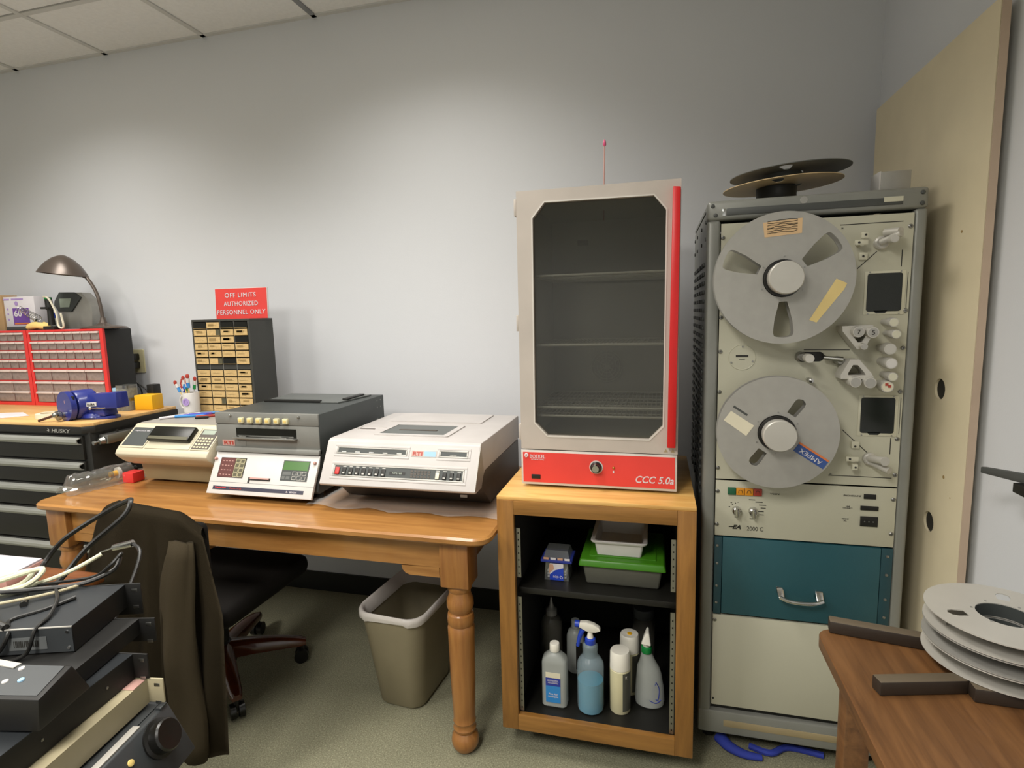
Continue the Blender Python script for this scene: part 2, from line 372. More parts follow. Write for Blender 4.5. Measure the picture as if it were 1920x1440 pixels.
# ------------------------------------------------------------------ oak cabinet on casters
cb = thing('open_cabinet', 'open oak cabinet without doors holding bottles and bins under the oven', 'cabinet', (-.18, 1.87, 0))
CX0, CX1, CY0, CY1, CZ0, CZ1 = -.474, .112, 1.585, 2.17, .092, .867
MB().box(CX0, CX1, CY0 + .002, CY1, CZ1 - .012, CZ1, .002).build('top_panel', 'oak_lit_top', cb)
for n, x0, x1 in (('stile', CX0, CX0 + .053), ('stile', CX1 - .052, CX1)):
    MB().box(x0, x1, CY0, CY0 + .02, CZ0, CZ1 - .012, .0015).build('stile', 'oak', cb)
MB().box(CX0 + .053, CX1 - .052, CY0, CY0 + .02, CZ1 - .056, CZ1 - .012, .001).build('rail', 'oak_h', cb)
MB().box(CX0 + .053, CX1 - .052, CY0, CY0 + .02, CZ0, CZ0 + .052, .001).build('rail', 'oak_h', cb)
MB().box(CX0, CX0 + .014, CY0 + .02, CY1, CZ0, CZ1 - .012).build('side_panel', 'oak', cb)
MB().box(CX1 - .014, CX1, CY0 + .02, CY1, CZ0, CZ1 - .012).build('side_panel', 'oak', cb)
MB().box(CX0 + .014, CX1 - .014, CY1 - .008, CY1, CZ0, CZ1 - .012).build('back_panel', 'black_matte', cb)
MB().box(CX0 + .014, CX1 - .014, CY0 + .02, CY1 - .008, CZ0 + .03, CZ0 + .048).build('floor_panel', 'black', cb)
for x0, x1 in ((CX0 + .014, CX0 + .048), (CX1 - .048, CX1 - .014)):
    MB().box(x0, x1, CY0 + .021, CY1 - .008, CZ0 + .05, CZ1 - .014).build('inner_lining', 'black_matte', cb)
SHZ = .553
MB().box(CX0 + .05, CX1 - .05, CY0 + .05, CY1 - .012, SHZ - .02, SHZ, .001).build('shelf', 'black', cb)
for x in (-.4195, .0445):
    for y in (1.6065,):
        b = MB()
        for z0, z1 in ((.145, .535), (.6, .76)):
            b.m(0).box(x, x + .013, y, y + .003, z0, z1)
            z = z0 + .01
            while z < z1 - .01: b.m(1).box(x + .0045, x + .0085, y - .0004, y + .0005, z, z + .005); z += .022
        b.build('shelf_standard', ['steel', 'black'], cb)
for x in (CX0 + .10, CX1 - .10):
    for y in (1.74, 2.09):
        b = MB(); b.m(0).cyl((x - .011, y, .03), (x + .011, y, .03), .03, n=20); b.m(1).box(x - .018, x + .018, y - .02, y + .02, .062, .092).m(1).box(x - .018, x - .013, y - .012, y + .012, .028, .07).box(x + .013, x + .018, y - .012, y + .012, .028, .07)
        b.build('caster', ['rubber', 'steel'], cb)
MB().cyl((CX0 + .014, CY0 + .012, CZ0 - .008), (CX0 + .014, CY0 + .012, CZ0 + .001), .004, n=12).build('levelling_foot', 'white', cb)

# ------------------------------------------------------------------ things in the cabinet
def bottle(name, label, cat, c, prof, body='translucent', extra=None, sx=1, sy=1, n=28, mlist=None):
    t = thing(name, label, cat, c)
    b = MB(); b.lathe(prof, (0, 0, 0), n=n)
    for v in b.bm.verts: v.co.x *= sx; v.co.y *= sy
    bmesh.ops.translate(b.bm, verts=b.bm.verts, vec=Vector(c))
    b.build('bottle_body', body, t, 45)
    return t
FZ = CZ0 + .048
# rubbing alcohol: square shouldered bottle
c = (-.316, 1.672, FZ + .0005)
t = thing('alcohol_bottle', 'clear square-shouldered bottle with white cap and blue rubbing alcohol label, leftmost in front', 'bottle', c)
def sq(w, d, z, r): return [(c[0] + p[0], c[1] + p[1], z + c[2]) for p in rrect(-w, w, -d, d, r, 3)]
b = MB(); b.rings([sq(.036, .022, 0, .012), sq(.041, .027, .006, .014), sq(.041, .027, .15, .014), sq(.038, .025, .163, .013), sq(.02, .018, .18, .012), sq(.0145, .0145, .184, .0143), sq(.0145, .0145, .19, .0143)])
b.build('bottle_body', 'translucent', t)
MB().lathe([(.0155, .186), (.0165, .189), (.016, .21), (.0145, .2125)], c, n=24).build('cap', 'cap_white', t)
b = MB(); x, y, z = c; f = y - .0275
b.m(0).box(x - .026, x + .022, f - .001, f, z + .106, z + .124).m(1).box(x - .026, x + .022, f - .001, f, z + .078, z + .105).m(2).box(x - .026, x + .022, f - .001, f, z + .02, z + .078)
b.build('label', ['plate_cream', 'label_navy', 'label_blue'], t)
txt(t, 'ISOPROPYL\nALCOHOL', (x - .002, f - .0015, z + .093), .036, 'paper'); txt(t, 'First Aid\nAntiseptic', (x - .002, f - .0015, z + .045), .034, 'paper')
# blue spray bottle
c = (-.2, 1.672, FZ + .0005)
t = thing('spray_bottle', 'spray bottle half full of blue liquid with a blue and white trigger', 'spray bottle', c)
MB().lathe([(.0395, .005), (.0405, .1), (.0405, .104)], c, n=32).build('liquid', 'liquid_blue', t)
MB().lathe([(.03, 0), (.0405, .006), (.0425, .02), (.0425, .15), (.041, .162), (.034, .175), (.024, .185), (.0225, .20), (.024, .212), (.023, .222), (.016, .228), (.015, .236)], c, n=32).build('bottle_body', mat('bottle_pale', 'a9bcc4', .3, alpha=.32).name, t)
MB().lathe([(.0165, .226), (.0175, .228), (.0165, .243), (.012, .246)], c, n=24).build('collar', 'blue_plastic', t)
x, y, z = c
b = MB(); b.lathe([(.011, .244), (.010, .25), (.0065, .268), (.005, .275)], c, n=16)
b.prism([(x - .033, z + .296), (x - .035, z + .280), (x - .014, z + .272), (x + .0, z + .266), (x + .018, z + .268), (x + .034, z + .275), (x + .030, z + .284), (x + .012, z + .294), (x - .01, z + .299)], y - .010, y + .010, 'xz', .003)
b.build('trigger_head', 'cap_white', t)
MB().cyl((x - .048, y, z + .288), (x - .034, y, z + .288), .011, .011, n=12).build('nozzle', 'blue_plastic', t)
MB().tube([(x - .022, y, z + .272), (x - .030, y, z + .255), (x - .036, y, z + .235), (x - .04, y, z + .212)], lambda q: .0085 - .003 * q, 10).build('trigger', 'blue_plastic', t)
# aerosol cans
def can(c, label, h, r, topmat, dot=False):
    t = thing('aerosol_can', label, 'spray can', c)
    b = MB(); b.m(0).lathe([(r - .002, 0), (r, .003), (r, h * .70), (r - .003, h * .715), (r - .004, h * .72)], c, n=32)
    b.build('can_body', ['can_cream'], t)
    b = MB(); rs = []
    for zz in (.012, h * .69):
        rs.append([(c[0] + (r + .0005) * math.sin(R(a)), c[1] - (r + .0005) * math.cos(R(a)), c[2] + zz) for a in range(18, 95, 7)])
    V = [[b.bm.verts.new(p) for p in q] for q in rs]
    for i in range(len(V[0]) - 1): b.bm.faces.new((V[0][i], V[0][i + 1], V[1][i + 1], V[1][i]))
    b.build('label', 'can_label', t)
    b = MB(); b.lathe([(r - .001, h * .715), (r, h * .72), (r - .001, h * .97), (r - .004, h), (.001, h - .002)], c, n=32); b.build('cap', topmat, t)
    if dot: MB().cyl((c[0], c[1], c[2] + h - .003), (c[0], c[1], c[2] + h + .0005), .008, n=16).build('cap_dot', 'yellow', t)
    return t
cn = can((-.107, 1.69, FZ + .0005), 'front cream aerosol can with plain white cap and dark label text', .205, .0325, 'cap_white')
txt(cn, 'K', (-.107 + .0215, 1.69 - .0262, FZ + .128), .006, 'cap_white', u=(.78, .62, 0), v=(0, 0, 1), h=.009)
can((-.082, 1.79, FZ + .0005), 'cream aerosol can with a yellow dot on its white cap, behind the plain one', .205, .0325, 'cap_white', True)
# white / green spray bottle
c = (-.015, 1.735, FZ + .0005)
t = thing('spray_bottle', 'cloudy white slope-shouldered spray bottle with a green collar, rightmost', 'spray bottle', c)
b = MB(); b.lathe([(.034, 0), (.0445, .006), (.047, .02), (.045, .06), (.04, .105), (.036, .13), (.026, .15), (.0175, .175), (.016, .185)], (0, 0, 0), n=32)
for v in b.bm.verts: v.co.y *= .72; v.co.x += -.010 * max(0, (v.co.z - .09)) / .09
bmesh.ops.translate(b.bm, verts=b.bm.verts, vec=Vector(c)); b.build('bottle_body', 'translucent', t)
x, y, z = c; x -= .01
MB().lathe([(.016, .18), (.0175, .183), (.017, .2), (.013, .203)], (x, y, z), n=24).build('collar', 'green', t)
b = MB(); b.lathe([(.0125, .2), (.0125, .22)], (x, y, z), n=20); b.hexa([(x - .018, y - .03, z + .222), (x + .014, y - .03, z + .218), (x + .012, y + .03, z + .222), (x - .01, y + .03, z + .222), (x - .004, y - .016, z + .252), (x + .008, y - .016, z + .252), (x + .006, y + .02, z + .256), (x - .0, y + .02, z + .256)], .005, 3)
b.build('trigger_head', 'cap_white', t)
b = MB(); b.tube([(c[0] + .018, y - .0255, z + .09), (c[0] + .012, y - .029, z + .05), (c[0] + .026, y - .0275, z + .036), (c[0] + .03, y - .022, z + .07), (c[0] + .02, y - .026, z + .095)], .0016, 6)
b.tube([(c[0] + .0, y - .033, z + .034), (c[0] + .02, y - .031, z + .026), (c[0] + .036, y - .023, z + .034)], .0014, 6); b.build('label', 'label_navy', t)
# back row
c = (-.375, 1.93, FZ + .0005)
t = thing('squeeze_bottle', 'dark tall squeeze bottle with pointed nozzle in the back left corner', 'bottle', c)
MB().lathe([(.035, 0), (.04, .008), (.04, .125), (.033, .147), (.02, .158), (.018, .166)], c, n=24).build('bottle_body', 'translucent_dark', t)
MB().lathe([(.021, .162), (.021, .182), (.012, .19), (.007, .202), (.0025, .228)], c, n=20).build('nozzle', 'alu_paint', t)
c = (-.275, 1.86, FZ + .0005)
t = thing('dropper_bottle', 'narrow cloudy bottle with black label standing behind the blue spray bottle', 'bottle', c)
MB().lathe([(.027, 0), (.0315, .006), (.0315, .13), (.026, .15), (.014, .16), (.0135, .168)], c, n=24).build('bottle_body', 'translucent', t)
MB().lathe([(.0145, .165), (.0145, .19), (.012, .192)], c, n=20).build('cap', 'translucent', t)
MB().box(c[0] + .006, c[0] + .026, c[1] - .0318, c[1] - .0245, c[2] + .02, c[2] + .12).build('label', 'black', t)
c = (-.04, 2.0, FZ + .0005)
t = thing('jar', 'dark jar with a flat lid at the back right behind the cans', 'jar', c)
MB().lathe([(.036, 0), (.04, .006), (.04, .145), (.034, .156)], c, n=24).build('jar_body', 'translucent_dark', t)
MB().lathe([(.036, .154), (.038, .157), (.038, .185), (.035, .189)], c, n=24).build('lid', 'grey_mid', t)
# shelf: cotton swab box
z = SHZ + .0005
t = thing('swab_box', 'clear plastic box of cotton swabs with blue rim, stored upside down on the shelf', 'box', (-.31, 1.74, z))
b = MB(); b.m(0).frustum((-.351, -.271, 1.70, 1.775, z), (-.347, -.275, 1.703, 1.772, z + .062)); b.build('tub', 'clear_plastic', t)
b = MB()
for i in range(9):
    b.cyl((-.342, 1.708 + .007 * i, z + .008 + .0), (-.280, 1.708 + .007 * i, z + .008), .003, n=6)
    b.cyl((-.342, 1.708 + .007 * i, z + .018), (-.280, 1.708 + .007 * i, z + .018), .003, n=6); b.cyl((-.342, 1.708 + .007 * i, z + .028), (-.280, 1.708 + .007 * i, z + .028), .003, n=6)
o = b.build('swabs', 'paper', t); o['kind'] = 'stuff'
b = MB(); f = 1.6975
b.m(0).box(-.333, -.288, f, f + .001, z + .002, z + .058)
b.m(1).prism([(-.333, z + .002), (-.288, z + .002), (-.288, z + .045), (-.315, z + .036), (-.333, z + .02)], f - .0006, f, 'xz')
b.m(2).prism([(-.335, z + .024), (-.325, z + .034), (-.318, z + .04), (-.322, z + .055), (-.335, z + .055)], f - .0006, f, 'xz')
b.build('label', ['paper', 'blue_plastic', 'skin_tone'], t)
txt(t, 'Q-tips', (-.306, f - .001, z + .014), .032, 'paper', u=(-1, 0, 0), v=(0, 0, -1))
b = MB(); b.m(0).box(-.362, -.260, 1.693, 1.782, z + .062, z + .072, .002).m(1)
for i in range(4): b.m(1 + i % 2).box(-.352 + .023 * i, -.335 + .023 * i, 1.6922, 1.6932, z + .073, z + .08)
b.build('rim', ['label_navy', 'skin_tone', 'paper'], t)
MB().frustum((-.354, -.268, 1.7, 1.775, z + .0725), (-.347, -.275, 1.71, 1.765, z + .098)).build('lid', 'clear_plastic', t)
# green lidded box
t = thing('storage_box', 'grey plastic storage box with bright green lid on the cabinet shelf', 'storage box', (-.1, 1.8, z))
b = MB(); b.frustum((-.215, .012, 1.70, 1.93, z), (-.225, .022, 1.69, 1.94, z + .068), .008, 3); b.build('tub', 'grey_bin', t)
b = MB(); b.frustum((-.238, .034, 1.678, 1.952, z + .0655), (-.232, .028, 1.684, 1.946, z + .089), .006, 3); b.box(-.205, .002, 1.71, 1.92, z + .089, z + .0925, .001)
b.build('lid', 'green_lid', t)
# white tray
z2 = z + .0935
def tr(w0, w1, y0, y1, zz, r): return [(p[0], p[1], zz) for p in rrect(w0, w1, y0, y1, r, 4)]
b = MB(); a0, a1, q0, q1 = -.19, -.035, 1.71, 1.91
b.rings([tr(a0 + .008, a1 - .008, q0 + .008, q1 - .008, z2, .008), tr(a0, a1, q0, q1, z2 + .044, .01), tr(a0 - .009, a1 + .009, q0 - .009, q1 + .009, z2 + .045, .014), tr(a0 - .011, a1 + .011, q0 - .011, q1 + .011, z2 + .050, .015), tr(a0 - .008, a1 + .008, q0 - .008, q1 + .008, z2 + .052, .013), tr(a0 + .002, a1 - .002, q0 + .002, q1 - .002, z2 + .05, .01), tr(a0 + .01, a1 - .01, q0 + .01, q1 - .01, z2 + .003, .008)])
b.solo('tray', 'white', 'empty white plastic tray on top of the green lid', 'tray')

# ------------------------------------------------------------------ curing oven
OX0, OX1, OY = -.419, .061, 1.694; oz = CZ1 + .0005
ov = thing('curing_oven', 'tall grey laboratory oven with large window and red front panel', 'oven', (-.18, 1.9, oz))
OB = 2.14; HW = .982  # split
b = MB()
b.box(OX0 + .004, OX1 - .004, OY + .012, OB, oz + .01, HW, .002)
b.build('base_housing', 'oven_grey', ov)
b = MB()
b.box(OX0, OX1, OY, OY + .006, oz + .008, HW + .006, .0015); b.build('control_panel', 'oven_trim', ov)
b = MB(); b.box(OX0 + .006, OX1 - .006, OY - .001, OY + .001, oz + .016, HW - .001); cpf = b.build('panel_film', 'red_panel', ov)
for x in (OX0 + .03, OX1 - .03):
    for y in (OY + .04, OB - .04): MB().cyl((x, y, oz), (x, y, oz + .011), .012, n=12).build('foot', 'alu_paint', ov)
F = OY - .0015
cp = [o for o in ov.children if o.name.startswith('control_panel')][0]
txt(cp, 'CCC 5.0a', (-.004, F, .909), .112, 'paper', h=.022, shear=.25, bold=.012)
txt(cp, 'BOEKEL', (-.365, F, .968), .05, 'paper', h=.011, bold=-.0)
txt(cp, 'SCIENTIFIC', (-.365, F, .958), .042, 'paper', h=.004)
MB().tube([(-.402, F, .964), (-.406, F, .970), (-.402, F, .976), (-.397, F, .97), (-.402, F, .965)], .0022, 6).build('logo', 'paper', cp)
MB().box(-.386, -.357, OY - .004, OY, .895, .909, .001).build('rocker_switch', 'black', cp)
b = MB(); b.m(0).cyl((-.18, OY - .002, .941), (-.18, OY - .0005, .941), .021, n=32)
b.build('dial', 'white', cp)
b = MB(); b.m(0).lathe([(.018, 0), (.0175, .006), (.015, .008), (.014, .02), (.012, .022)], (-.18, OY - .002, .941), (0, -1, 0), 24); b.m(1).lathe([(.011, .022), (.0105, .0235)], (-.18, OY - .002, .941), (0, -1, 0), 24)
b.m(1).box(-.1815, -.1785, OY - .0262, OY - .018, .941, .957)
b.build('knob', ['black_gloss', 'chrome'], cp)
MB().sphere((-.127, OY - .003, .942), .004, n=10).build('indicator', 'gold', cp)
MB().box(-.129, -.125, OY - .002, OY - .001, .925, .932).build('marking', 'paper', cp)
# body with a hollow chamber
TZ1 = 1.786; DY = OY + .035
b = MB()
b.box(OX0 + .006, OX0 + .03, DY, OB, HW + .004, TZ1 - .004).box(OX1 - .03, OX1 - .006, DY, OB, HW + .004, TZ1 - .004)
b.box(OX0 + .03, OX1 - .03, DY, OB, TZ1 - .03, TZ1 - .004).box(OX0 + .03, OX1 - .03, DY, OB, HW + .004, HW + .03).box(OX0 + .03, OX1 - .03, OB - .015, OB, HW + .03, TZ1 - .03)
b.build('cabinet_shell', 'oven_grey', ov)
b = MB(); i0, i1, j0, j1, k1 = OX0 + .031, OX1 - .031, HW + .031, TZ1 - .031, OB - .016
b.box(i0, i0 + .003, DY + .002, k1, j0, j1).box(i1 - .003, i1, DY + .002, k1, j0, j1).box(i0, i1, DY + .002, k1, j0, j0 + .003).box(i0, i1, DY + .002, k1, j1 - .003, j1).box(i0, i1, k1 - .003, k1, j0, j1)
b.build('chamber', 'oven_inside', ov)
# door
dr = plate('door', [(OX0 + .001, HW + .010), (OX1 + .001, HW + .008), (OX1 + .002, TZ1), (OX0 + .002, TZ1)],
           [[(-.371, 1.078), (-.331, 1.036), (-.022, 1.034), (.018, 1.076), (.022, 1.704), (-.012, 1.745), (-.33, 1.748), (-.367, 1.704)][::-1]], .03, 'oven_grey', ov, (0, OY + .015, 0))
plate('window_trim', [(-.375, 1.076), (-.333, 1.032), (-.020, 1.030), (.022, 1.074), (.026, 1.706), (-.010, 1.749), (-.332, 1.752), (-.371, 1.706)],
      [[(-.371, 1.078), (-.331, 1.036), (-.022, 1.034), (.018, 1.076), (.022, 1.704), (-.012, 1.745), (-.33, 1.748), (-.367, 1.704)][::-1]], .002, 'oven_trim', dr, (0, OY - .0005, 0))
MB().box(-.385, .034, OY + .012, OY + .016, 1.025, 1.757).build('window_glass', 'oven_glass', dr)
MB().hexa([(.031, OY - .022, 1.015), (.055, OY - .022, 1.015), (.055, OY - .0, 1.015), (.031, OY - .0, 1.015), (.040, OY - .022, 1.762), (.061, OY - .022, 1.760), (.061, OY, 1.760), (.040, OY, 1.762)], .002).build('handle', 'red_handle', dr)
for z0 in (1.715, 1.365, 1.02):
    MB().box(OX0 - .007, OX0 + .001, OY + .004, OY + .03, z0, z0 + .05, .0015).build('hinge', 'oven_grey', dr)
for x in (.022, .042):
    MB().prism([(x, .9965), (x + .012, .9965), (x + .006, 1.007)], OY - .0006, OY, 'xz').build('warning_label', 'beige_dark', dr)
# wire shelves
for k, zz in enumerate((1.535, 1.318, 1.118, 1.09)):
    b = MB(); y0, y1 = DY + .02, k1 - .02
    for x in (i0 + .004, i1 - .004): b.cyl((x, y0, zz), (x, y1, zz), .0025, n=6)
    for y in (y0, y1): b.cyl((i0 + .004, y, zz), (i1 - .004, y, zz), .0042, n=8)
    for j in range(1, 30): x = i0 + .004 + (i1 - i0 - .008) * j / 30; b.cyl((x, y0, zz), (x, y1, zz), .0013, n=5)
    for j in range(1, 5): y = y0 + (y1 - y0) * j / 5; b.cyl((i0 + .004, y, zz - .003), (i1 - .004, y, zz - .003), .002, n=6)
    b.build('wire_shelf', mat('shelf_wire', 'd2d0c8', .35).name, ov)
b = MB(); cx_, cz_, yy = -.183, 1.215, k1 - .012
for r in (.012, .024, .036, .048, .058): b.tube([(cx_ + r * math.cos(R(a)), yy, cz_ + r * math.sin(R(a))) for a in range(0, 360, 30)], .0014, 5, 3, True)
for a in range(0, 180, 30): b.cyl((cx_ - .058 * math.cos(R(a)), yy, cz_ - .058 * math.sin(R(a))), (cx_ + .058 * math.cos(R(a)), yy, cz_ + .058 * math.sin(R(a))), .0014, n=5)
b.build('fan_grille', 'shelf_wire', ov)
MB().box(-.29, -.25, k1 - .006, k1 - .0035, 1.665, 1.685).build('inner_label', 'alu_paint', ov)
# thermometer through the top port
t = thing('thermometer', 'thin glass thermometer with pink tip standing up out of the oven top', 'thermometer', (-.172, 1.92, 1.70))
MB().cyl((-.175, 1.92, 1.72), (-.171, 1.92, 1.962), .0022, n=8).build('glass_rod', 'pinkish', t)
MB().lathe([(.004, 0), (.0055, .004), (.005, .012), (.002, .02)], (-.171, 1.92, 1.956), n=12).build('tip', 'pink', t)
# ------------------------------------------------------------------ equipment rack with tape transport
PY = 1.75; RX0, RX1 = .138, .692; RT = 1.727; RB = .065
rk = thing('equipment_rack', 'tall grey equipment rack with cream tape transport panel and teal drawer', 'rack', (.415, 2.05, 0))
YB = 2.36
for x0, x1, s in ((RX0, .1755, -1), (.6605, RX1, 1)):
    MB().box(x0, x1, PY - .004, PY + .05, RB + .06, RT - .055, .009, 3).build('post', 'rack_grey', rk)
b = MB()
b.box(RX0, RX1, PY - .005, PY + .06, RT - .056, RT, .010, 3)
hd = b.build('header', 'rack_grey', rk)
MB().box(.19, .63, PY - .0075, PY - .0045, 1.684, 1.703, .001).build('recess_strip', 'rack_dark', hd)
MB().box(.585, .63, PY - .0085, PY - .0072, 1.692, 1.705).build('tape_label', 'panel_cream_edge', hd)
MB().box(.178, .187, PY - .008, PY - .004, 1.682, 1.703, .001).build('clip', 'chrome', hd)
MB().lathe([(.010, 0), (.0095, .001), (.006, .001)], (.39, PY - .005, 1.712), (0, -1, 0), 18).build('sticker', 'alu_paint', hd)
b = MB(); b.box(RX0, RX1, PY - .006, PY + .06, RB, RB + .078, .006, 2)
bs = b.build('base', 'rack_grey', rk); MB().box(.215, .6, PY - .0075, PY - .005, RB + .028, RB + .05, .001).build('base_strip', 'beige_dark', bs)
MB().box(.176, .66, PY + .012, PY + .02, RB + .078, .47).build('kick_backing', 'black', rk)
for x0, x1 in ((RX0 + .004, RX0 + .007), (RX1 - .007, RX1 - .004)):
    b = MB(); b.m(0).box(x0, x1, PY + .05, YB, RB + .02, RT - .02)
    if x0 < .3:
        for i in range(34):
            z = 1.55 - .028 * i
            if z > .8:
                for yy in (1.86, 1.98, 2.10, 2.22): b.m(1).box(x0 - .006, x0 + .001, yy, yy + .08, z, z + .012, .002)
        for yy in (1.83, 2.0, 2.2, 2.33):
            for z in (1.68, 1.63): b.m(1).cyl((x0 - .003, yy, z), (x0 + .001, yy, z), .006, n=10)
    b.build('side_panel', ['rack_grey', 'rack_dark'], rk)
MB().box(RX0 + .007, RX1 - .007, YB - .02, YB, RB + .02, RT - .02).build('back_panel', 'rack_dark', rk)
MB().box(RX0 + .004, RX1 - .004, PY + .05, YB, RT - .012, RT - .002).build('top_panel', 'rack_grey', rk)
for x in (RX0 + .04, RX1 - .04):
    for y in (PY + .08, YB - .06): MB().cyl((x, y, 0), (x, y, RB + .002), .02, n=14).build('foot', 'black', rk)
for x, z in ((.152, 1.712), (.160, 1.686), (.676, 1.712), (.676, 1.684)):
    MB().lathe([(.006, 0), (.005, .003), (.002, .004)], (x, PY - .005, z), (0, -1, 0), 12).build('screw', 'rack_dark', hd)
# panels
PF = PY - .0045
tp = plate('transport_panel', [(.1765, .908), (.6595, .908), (.6595, 1.661), (.1765, 1.661)],
           [rrect(.382, .459, 1.264, 1.292, .0139, 8)], .005, 'panel_cream', rk, (0, PY - .002, 0))
MB().box(.375, .466, PY + .002, PY + .02, 1.255, 1.30).build('slot_backing', 'black', tp)
cp = MB().box(.1765, .6595, PF, PF + .005, .729, .903, .0008).build('control_panel', 'panel_cream', rk)
bp = MB().box(.1765, .6595, PF, PF + .02, .163, .469, .002).build('blank_panel', 'panel_cream', rk)
dw = MB().box(.2, .629, PF - .002, PF + .03, .477, .724, .0015).build('drawer', 'teal', rk)
MB().box(.1765, .1985, PF - .001, PF + .01, .473, .724, .001).build('rack_flange', 'teal_dark', rk); MB().box(.6305, .6595, PF - .001, PF + .01, .473, .724, .001).build('rack_flange', 'teal_dark', rk)
b = MB(); yy = PF - .002
b.hexa([(.358, yy - .03, .560), (.375, yy - .03, .556), (.378, yy, .56), (.356, yy, .562), (.355, yy - .006, .576), (.372, yy - .006, .575), (.374, yy, .58), (.355, yy, .582)], .002)
b.hexa([(.462, yy - .03, .556), (.48, yy - .03, .558), (.482, yy, .56), (.46, yy, .558), (.462, yy - .006, .576), (.482, yy - .006, .576), (.482, yy, .58), (.462, yy, .58)], .002)
b.tube([(.36, yy - .028, .561), (.385, yy - .034, .554), (.42, yy - .036, .552), (.455, yy - .034, .554), (.478, yy - .028, .560)], .0055, 10)
b.build('handle', 'chrome', dw)
def screw(p, x, z, r=.006, y=None, m_='steel'):
    y = PF if y is None else y
    b = MB(); b.m(0).lathe([(r, 0), (r, .0015), (r * .7, .0035), (.001, .004)], (x, y, z), (0, -1, 0), 14)
    b.m(1).box(x - .0006, x + .0006, y - .0042, y - .003, z - r * .55, z + r * .55).box(x - r * .55, x + r * .55, y - .0042, y - .003, z - .0006, z + .0006)
    return b.build('screw', [m_, 'ink'], p)
for x, zs in ((.181, (1.622, 1.394, 1.294, 1.174, .942)), (.652, (1.626, 1.403, 1.301, 1.180, 1.046, .943))):
    for z in zs: screw(tp, x, z)
for x, z in ((.182, .869), (.182, .764), (.652, .871), (.652, .769)): screw(cp, x, z)
screw(bp, .182, .452); screw(bp, .182, .185, .003, m_='ink')
for x, zs in ((.185, (.696, .639, .566, .511)), (.646, (.701, .645, .570, .515))):
    for z in zs: MB().lathe([(.0045, 0), (.004, .002), (.001, .003)], (x, PF - .001, z), (0, -1, 0), 12).build('bolt', 'steel', dw)
# printed lines on the transport panel
b = MB(); f = PF - .0004
def ln(x0, z0, x1, z1, w=.0011):
    d = Vector((x1 - x0, z1 - z0)).normalized(); n = Vector((-d.y, d.x)) * w
    b.prism([(x0 + n.x, z0 + n.y), (x1 + n.x, z1 + n.y), (x1 - n.x, z1 - n.y), (x0 - n.x, z0 - n.y)], f, f + .001, 'xz')
ln(.483, 1.639, .635, 1.640); ln(.53, 1.519, .576, 1.564); ln(.636, 1.565, .636, 1.521); ln(.405, 1.298, .522, 1.297); ln(.455, 1.283, .50, 1.262)
ln(.513, 1.069, .580, 1.004); ln(.636, 1.048, .636, 1.002); ln(.483, .934, .644, .933); ln(.653, 1.505, .653, 1.395, .0007); ln(.655, 1.163, .655, 1.06, .0007)
b.build('printed_lines', 'ink', tp)
# head cover windows
for z0, z1, x0 in ((1.402, 1.505, .556), (1.062, 1.163, .557)):
    b = MB(); b.m(0).box(x0 - .006, x0 + .092, PF - .002, PF, z0 - .009, z1 + .006, .0006)
    b.build('window_frame', 'panel_cream_edge', tp)
    b = MB(); P = rrect(x0, x0 + .084, z0, z1, .006, 3); P = [p for p in P]; b.prism(P, PF - .0034, PF - .0015, 'xz')
    b.prism([(x0 + .018, z0 + .002), (x0 + .024, z0 - .005), (x0 + .046, z0 - .005), (x0 + .052, z0 + .002)], PF - .0034, PF - .0015, 'xz')
    b.build('dark_window', 'screen_dark', tp)
    for sx in (x0 + .005, x0 + .08):
        for sz in (z0 - .0065, z1 + .0035): MB().cyl((sx, PF - .0034, sz), (sx, PF - .0015, sz), .002, n=8).build('screw', 'steel', tp)
# circular access cover
b = MB(); b.m(0).lathe([(.0375, 0), (.0375, .0008), (.0366, .0016), (.0355, .0008), (.001, .0008)], (.241, PF, 1.277), (0, -1, 0), 40); b.m(1).box(.224, .258, PF - .0016, PF - .0007, 1.278, 1.284).box(.233, .249, PF - .0016, PF - .0007, 1.2705, 1.272)
for sx, sz in ((.212, 1.262), (.27, 1.265), (.242, 1.308)): b.m(2).cyl((sx, PF - .003, sz), (sx, PF, sz), .0028, n=8)
b.build('access_cover', ['panel_cream', 'ink', 'steel'], tp)
def roller(x, z, r=.013, L=.07, m_='alu_light', face='alu_light', name='guide_roller', base=None):
    b = MB(); b.m(0).lathe([(r * .72, 0), (r * .72, L * .55), (r, L * .56), (r * 1.02, L * .62), (r, L * .95), (r * .93, L)], (x, PF, z), (0, -1, 0), 24); b.m(1).lathe([(r * .8, L), (r * .78, L + .001), (.001, L + .001)], (x, PF, z), (0, -1, 0), 24)
    return b.build(name, [m_, face], tp)
